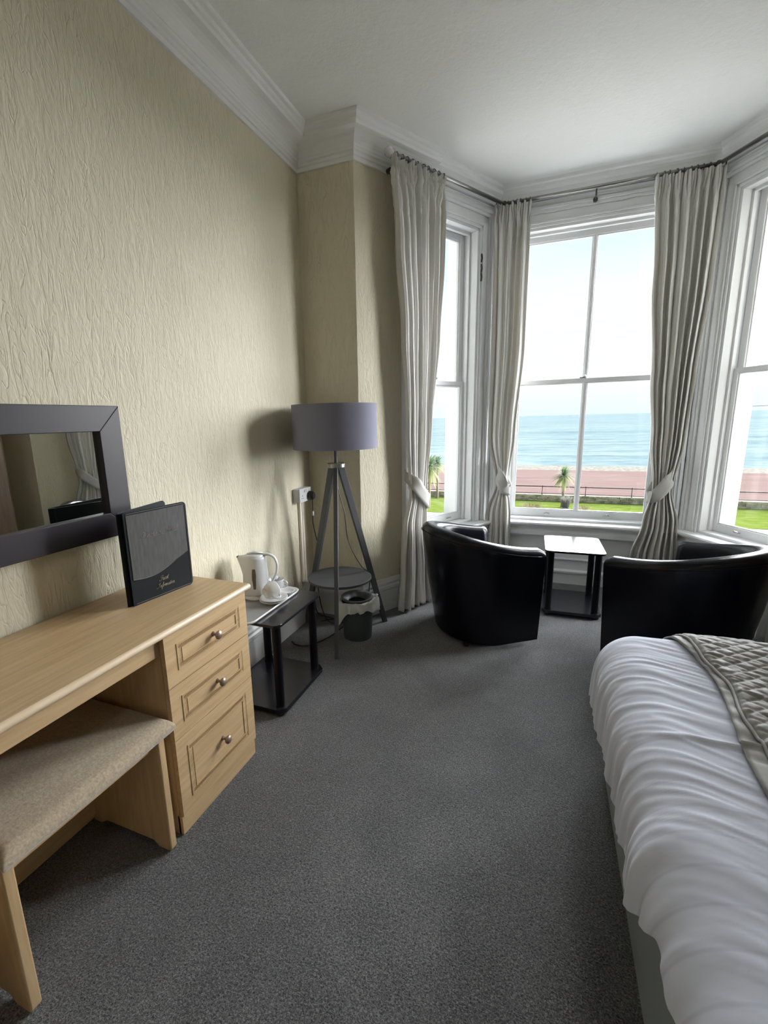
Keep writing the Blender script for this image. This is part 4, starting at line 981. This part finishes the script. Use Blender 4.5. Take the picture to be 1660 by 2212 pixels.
for i in range(NXX+1):
    row = []
    fx = i/NXX
    for j in range(NYY+1):
        v = j/NYY
        # parameter rect: foot side overhang and window side overhang
        xh = -0.33 + 0.36; y = Y0r-0.30+(Y1r+0.36-(Y0r-0.30))*v
        yy = max(Y0r, min(Y1r, y))
        hang = lerpk([(3.0, 0.33), (1.62, 0.33), (1.45, 0.32), (1.26, 0.30), (1.12, 0.29), (0.95, 0.262), (0.87, 0.268), (0.79, 0.215), (0.73, 0.18), (0.66, 0.185), (0.59, 0.175), (0.0, 0.17)], yy)
        hang += 0.014*noise.noise(Vector((y*6.5, 0, 9.0)))
        xs = X0r-hang; x = xs+(2.03-xs)*(fx**1.35)
        P = drape(x, y)
        # a bulging fold low on the side near the viewer
        bul = math.exp(-((y-0.885)/0.045)**2)*max(0, min(1, (X0r-x)/0.3)); P.x -= 0.022*bul; P.z += 0.006*bul
        row.append(bm.verts.new(P))
    rows.append(row)
for a, b in zip(rows, rows[1:]):
    for j in range(NYY): bm.faces.new([a[j], a[j+1], b[j+1], b[j]])
duv = obj('duvet', bm, duvet_m, smooth=True); tag(duv, 'white striped cotton duvet draped over the bed with wrinkled overhanging sides', 'duvet')
so = duv.modifiers.new('thick', 'SOLIDIFY'); so.thickness = 0.012; so.offset = -1

# quilted runner
run = thing('bed_runner', 'grey-beige diamond quilted bedspread folded across the top of the white duvet', 'bedspread', (0.9, 1.0, 0.62))
bm = bmesh.new(); NXX, NYY = 230, 480; rows = []
for i in range(NXX+1):
    row = []
    for j in range(NYY+1):
        v = j/NYY; y = 0.0+(1.93-0.0)*v
        xe = 0.462+0.045*math.exp(-((y-1.30)/0.30)**2)+0.012*math.sin(y*9.0)+0.006*math.sin(y*23)
        x = xe+(1.32-xe)*(i/NXX)
        a, b = (x*0.75+y)/0.046, (x*0.75-y)/0.046
        qd = min(1, 3.2*min(abs(a-round(a)), abs(b-round(b)))); puff = 0.0045*(1-(1-qd)**2)
        edge = min(1, (x-xe)/0.012); ruf = 0.010*noise.noise(Vector((x*5, y*7, 2.0)))+0.008*noise.noise(Vector((0.3, y*16, 5.0)))*math.exp(-(x-xe)/0.05)
        row.append(bm.verts.new(drape(x, y, 0.012+0.010*math.sqrt(max(0, edge))+puff*edge+abs(ruf)*0.8)))
    rows.append(row)
for a, b in zip(rows, rows[1:]):
    for j in range(NYY): bm.faces.new([a[j], a[j+1], b[j+1], b[j]])
lowr = [bm.verts.new(v.co+Vector((0.002, 0, -0.014))) for v in rows[0]]
for j in range(NYY): bm.faces.new([rows[0][j], lowr[j], lowr[j+1], rows[0][j+1]])
rn = loc_par(obj('quilted_top', bm, quilt, smooth=True), run)
bm = bmesh.new()
pts = []
for j in range(0, 97):
    y = 0.05+1.85*j/96; xe = 0.462+0.045*math.exp(-((y-1.30)/0.30)**2)+0.012*math.sin(y*9.0)+0.006*math.sin(y*23)
    pts.append(drape(xe+0.0, y, 0.018)+Vector((-0.002, 0, 0)))
tube(bm, pts, 0.0045, 8); loc_par(obj('edge_piping', bm, quilt, smooth=True), run)
bm = bmesh.new(); prev = None
for j in range(0, 161):    # under layer of the fold showing past the edge
    y = 0.62+1.28*j/160; xe = 0.462+0.045*math.exp(-((y-1.30)/0.30)**2)+0.012*math.sin(y*9.0)
    wd = 0.030+0.010*math.sin(y*6.5+1)
    row = [bm.verts.new(drape(xe-wd+wd*k/5*1.3, y, 0.012+0.004*abs(math.sin(y*42))*math.sin(PI*k/6))) for k in range(6)]
    if prev:
        for k in range(5): bm.faces.new([prev[k], prev[k+1], row[k+1], row[k]])
    prev = row
u = loc_par(obj('under_fold', bm, quilt, smooth=True), run); so = u.modifiers.new('thick', 'SOLIDIFY'); so.thickness = 0.006

# wardrobe seen only in the mirror
ward = thing('wardrobe', 'brown wooden wardrobe on the right wall, seen in the mirror', 'wardrobe', (1.9, 2.27, 0))
loc_par(bevelmod(obj('carcass', mkbox(1.72, 2.097, 1.98, 2.57, 0.0, 1.98), brownw), 0.003), ward)
for a, b in ((1.985, 2.272), (2.278, 2.565)):
    d = loc_par(bevelmod(obj('door', mkbox(1.70, 1.72, a, b, 0.08, 1.95), brownw), 0.003), ward)
    k = obj('handle', mkbox(1.685, 1.70, (b-0.04 if a < 2 else a+0.03), (b-0.03 if a < 2 else a+0.04), 0.95, 1.1), steel); k.parent = d

# added fill light, unseen behind the viewer, to lift the pier and near duvet
cl = thing('added_fill_light', 'added round fill light overhead at the near end of the room, outside the view', 'added fill light', (0.5, -0.9, CH))
bm = bmesh.new(); lathe(bm, [(0, 0), (0.17, 0), (0.18, -0.02), (0.175, -0.045), (0, -0.045)], 32); obj('fill_housing', bm, whitep, cl)
d = bpy.data.lights.new('fill_lamp', 'AREA'); d.shape = 'DISK'; d.size = 0.32; d.energy = 6; d.color = (1.0, 0.94, 0.85)
o = bpy.data.objects.new('fill_lamp', d); COL.objects.link(o); o.location = (0, 0, -0.05); o.parent = cl

# ---------------------------------------------------------------- outdoors
GZ = -4.75
struct('ground', mkbox(-60, 90, 4.8, 29.5, GZ-0.5, GZ), road_m, 'pale pavement and road below the window')
struct('lawn', mkbox(-60, 90, 29.5, 35.6, GZ-0.5, GZ+0.02), grass_m, 'bright green lawn strip')
struct('promenade', mkbox(-120, 160, 35.9, 56.5, GZ-0.5, GZ+0.01), prom_m, 'pink paved promenade')
struct('beach', mkbox(-120, 160, 56.5, 62.0, GZ-0.5, GZ-0.02), beach_m, 'narrow pale shingle beach')
struct('sea', mkbox(-4500, 5500, 62.0, 6500, GZ-1.5, GZ-0.25), sea_m, 'pale blue-grey rippled sea')
bm = bmesh.new(); rnd = random.Random(3)
for row in range(3):
    x = -22.0-row*0.2
    while x < 36:
        l = rnd.uniform(0.35, 0.8); j = rnd.uniform(-0.02, 0.03); box(bm, x, x+l-0.02, 35.55+j, 35.9, GZ+row*0.16, GZ+row*0.16+0.15); x += l
tag(obj('stone_wall', bm, stone_m), 'low rubble stone wall between the lawn and the promenade', 'wall')
rail = thing('promenade_railing', 'dark two-bar iron railing along the low stone wall by the promenade', 'railing', (2.8, 35.8, GZ))
for z, r in ((1.06, 0.035), (0.56, 0.022)):
    bm = bmesh.new(); tube(bm, [(-22, 35.72, GZ+z), (36, 35.72, GZ+z)], r, 8); loc_par(obj('rail_bar', bm, rail_m), rail)
pb = None
for k in range(-7, 12):
    x = -0.02+2.83*k
    if pb is None:
        bm = bmesh.new(); tube(bm, [(0, 0, 0.30), (0, 0, 1.14)], 0.024, 8); box(bm, -0.05, 0.05, -0.06, 0.02, 0.28, 0.52); pb = obj('post', bm, rail_m); o = pb
    else: o = pb.copy(); COL.objects.link(o)
    o.parent = rail; o.location = (x-2.8, -0.08, 0)

for m_ in (leafg, leafy, dryg, greyb):
    tl_ = N(m_, 'ShaderNodeBsdfTranslucent'); pb_ = m_.node_tree.nodes['Principled BSDF']; tl_.inputs[0].default_value = pb_.inputs['Base Color'].default_value
    x_ = N(m_, 'ShaderNodeMixShader'); x_.inputs[0].default_value = 0.5
    m_.node_tree.links.new(pb_.outputs[0], x_.inputs[1]); m_.node_tree.links.new(tl_.outputs[0], x_.inputs[2]); m_.node_tree.links.new(x_.outputs[0], m_.node_tree.nodes['Material Output'].inputs[0])
def palm(x, y, h, cr, label, n=110, seed=1):
    t = thing('cabbage_palm', label, 'palm tree', (x, y, GZ), 0, 'cabbage palms on the lawn'); rd = random.Random(seed)
    bm = bmesh.new(); tube(bm, [(0, 0, -0.05), (0.03, 0, h*0.4), (0.0, 0, h)], [0.12, 0.08, 0.085], 10)
    for k in range(14): lathe(bm, [(0.105, 0.1+h*0.06*k), (0.09, 0.14+h*0.06*k)], 10)
    obj('trunk', bm, bark_m, t)
    for nm, mt, lo_e, hi_e, cnt in (('green_leaves', leafg, -5, 85, n), ('drooping_leaves', leafy, -70, 0, n//2)):
        bm = bmesh.new()
        for k in range(cnt):
            az = rd.uniform(0, 2*PI); el = R(rd.uniform(lo_e, hi_e)); L_ = cr*rd.uniform(0.75, 1.1)
            d = Vector((math.cos(az)*math.cos(el), math.sin(az)*math.cos(el), math.sin(el))); s = Vector((-math.sin(az), math.cos(az), 0)); prev = None
            for q in range(6):
                f = q/5; p = Vector((0, 0, h))+d*L_*f+Vector((0, 0, -0.35*L_*f*f*(1 if el > 0 else 0.8))); wq = 0.035*(1-f**2.2)+0.004
                row = [bm.verts.new(p-s*wq), bm.verts.new(p+s*wq)]
                if prev: bm.faces.new([prev[0], prev[1], row[1], row[0]])
                prev = row
        obj(nm, bm, mt, t)
    return t
palm(1.28, 33.4, 2.15, 0.95, 'spiky cabbage palm seen through the wide window, left of its glazing bar', 130, 1)
palm(-7.25, 31.0, 2.9, 1.35, 'larger yellow-green palm at the curtain edge in the left side window', 150, 2)
palm(-7.55, 35.0, 2.75, 0.85, 'smaller palm right of the larger one in the left side window', 110, 3)

def tuft(name, x, y, r, h, m, label, cat, n=260, seed=5):
    rd = random.Random(seed); bm = bmesh.new()
    for k in range(n):
        a = rd.uniform(0, 2*PI); rr = r*0.35*rd.random(); b = Vector((rr*math.cos(a), rr*math.sin(a), 0)); L_ = rd.uniform(0.6, 1.0); o_ = Vector((math.cos(a), math.sin(a), 0)); s = Vector((-math.sin(a), math.cos(a), 0)); prev = None
        lean = rd.uniform(0.2, 1.0)
        for q in range(5):
            f = q/4; p = b+o_*r*lean*L_*f+Vector((0, 0, h*L_*(math.sin(f*PI*0.62))))
            wq = 0.014*(1-f)+0.002; row = [bm.verts.new(p-s*wq), bm.verts.new(p+s*wq)]
            if prev: bm.faces.new([prev[0], prev[1], row[1], row[0]])
            prev = row
    o = obj(name, bm, m); o.location = (x, y, GZ); return tag(o, label, cat)
tuft('grass_clump', -0.6, 31.4, 1.0, 0.55, dryg, 'dry yellow grass clump on the lawn left of the palm', 'grass clump', 420, 5)
tuft('grass_clump', 2.35, 31.6, 0.75, 0.5, dryg, 'small pale grass clump right of the wide window glazing bar', 'grass clump', 260, 6)
tuft('grey_bush', 1.45, 32.4, 0.5, 0.95, greyb, 'silvery grey bush at the foot of the palm', 'bush', 420, 7)
bm = bmesh.new(); bmesh.ops.create_icosphere(bm, subdivisions=3, radius=0.32)
for v in bm.verts: v.co = v.co*(1+0.25*noise.noise(v.co*4)); v.co.z *= 0.6
o = obj('rock', bm, rockm, smooth=True); o.location = (1.35, 31.6, GZ+0.1); tag(o, 'dark rock on the grass under the grey bush', 'rock')

pier = thing('pier', 'faint distant pier deck on thin supports at the horizon, right of the wide window', 'pier', (300, 800, 0))
pa, pb2 = Vector((185.0, 1000.0)), Vector((172.0, 310.0)); bm = bmesh.new()
A3, B3 = Vector((pa.x, pa.y, 4.6)), Vector((pb2.x, pb2.y, 4.6)); s = Vector((0.25, 0, 0)); zv = Vector((0, 0, 0.35))
hexa(bm, [A3-s, A3+s, B3+s, B3-s, A3-s+zv, A3+s+zv, B3+s+zv, B3-s+zv]); loc_par(obj('deck', bm, pierm), pier)
for k in range(9):
    f = k/8; 
    p = A3.lerp(B3, 1-(1-f)**1.4); o = loc_par(obj('support', mkbox(p.x-0.35, p.x+0.35, p.y-0.35, p.y+0.35, GZ-0.3, 4.6), pierm), pier)
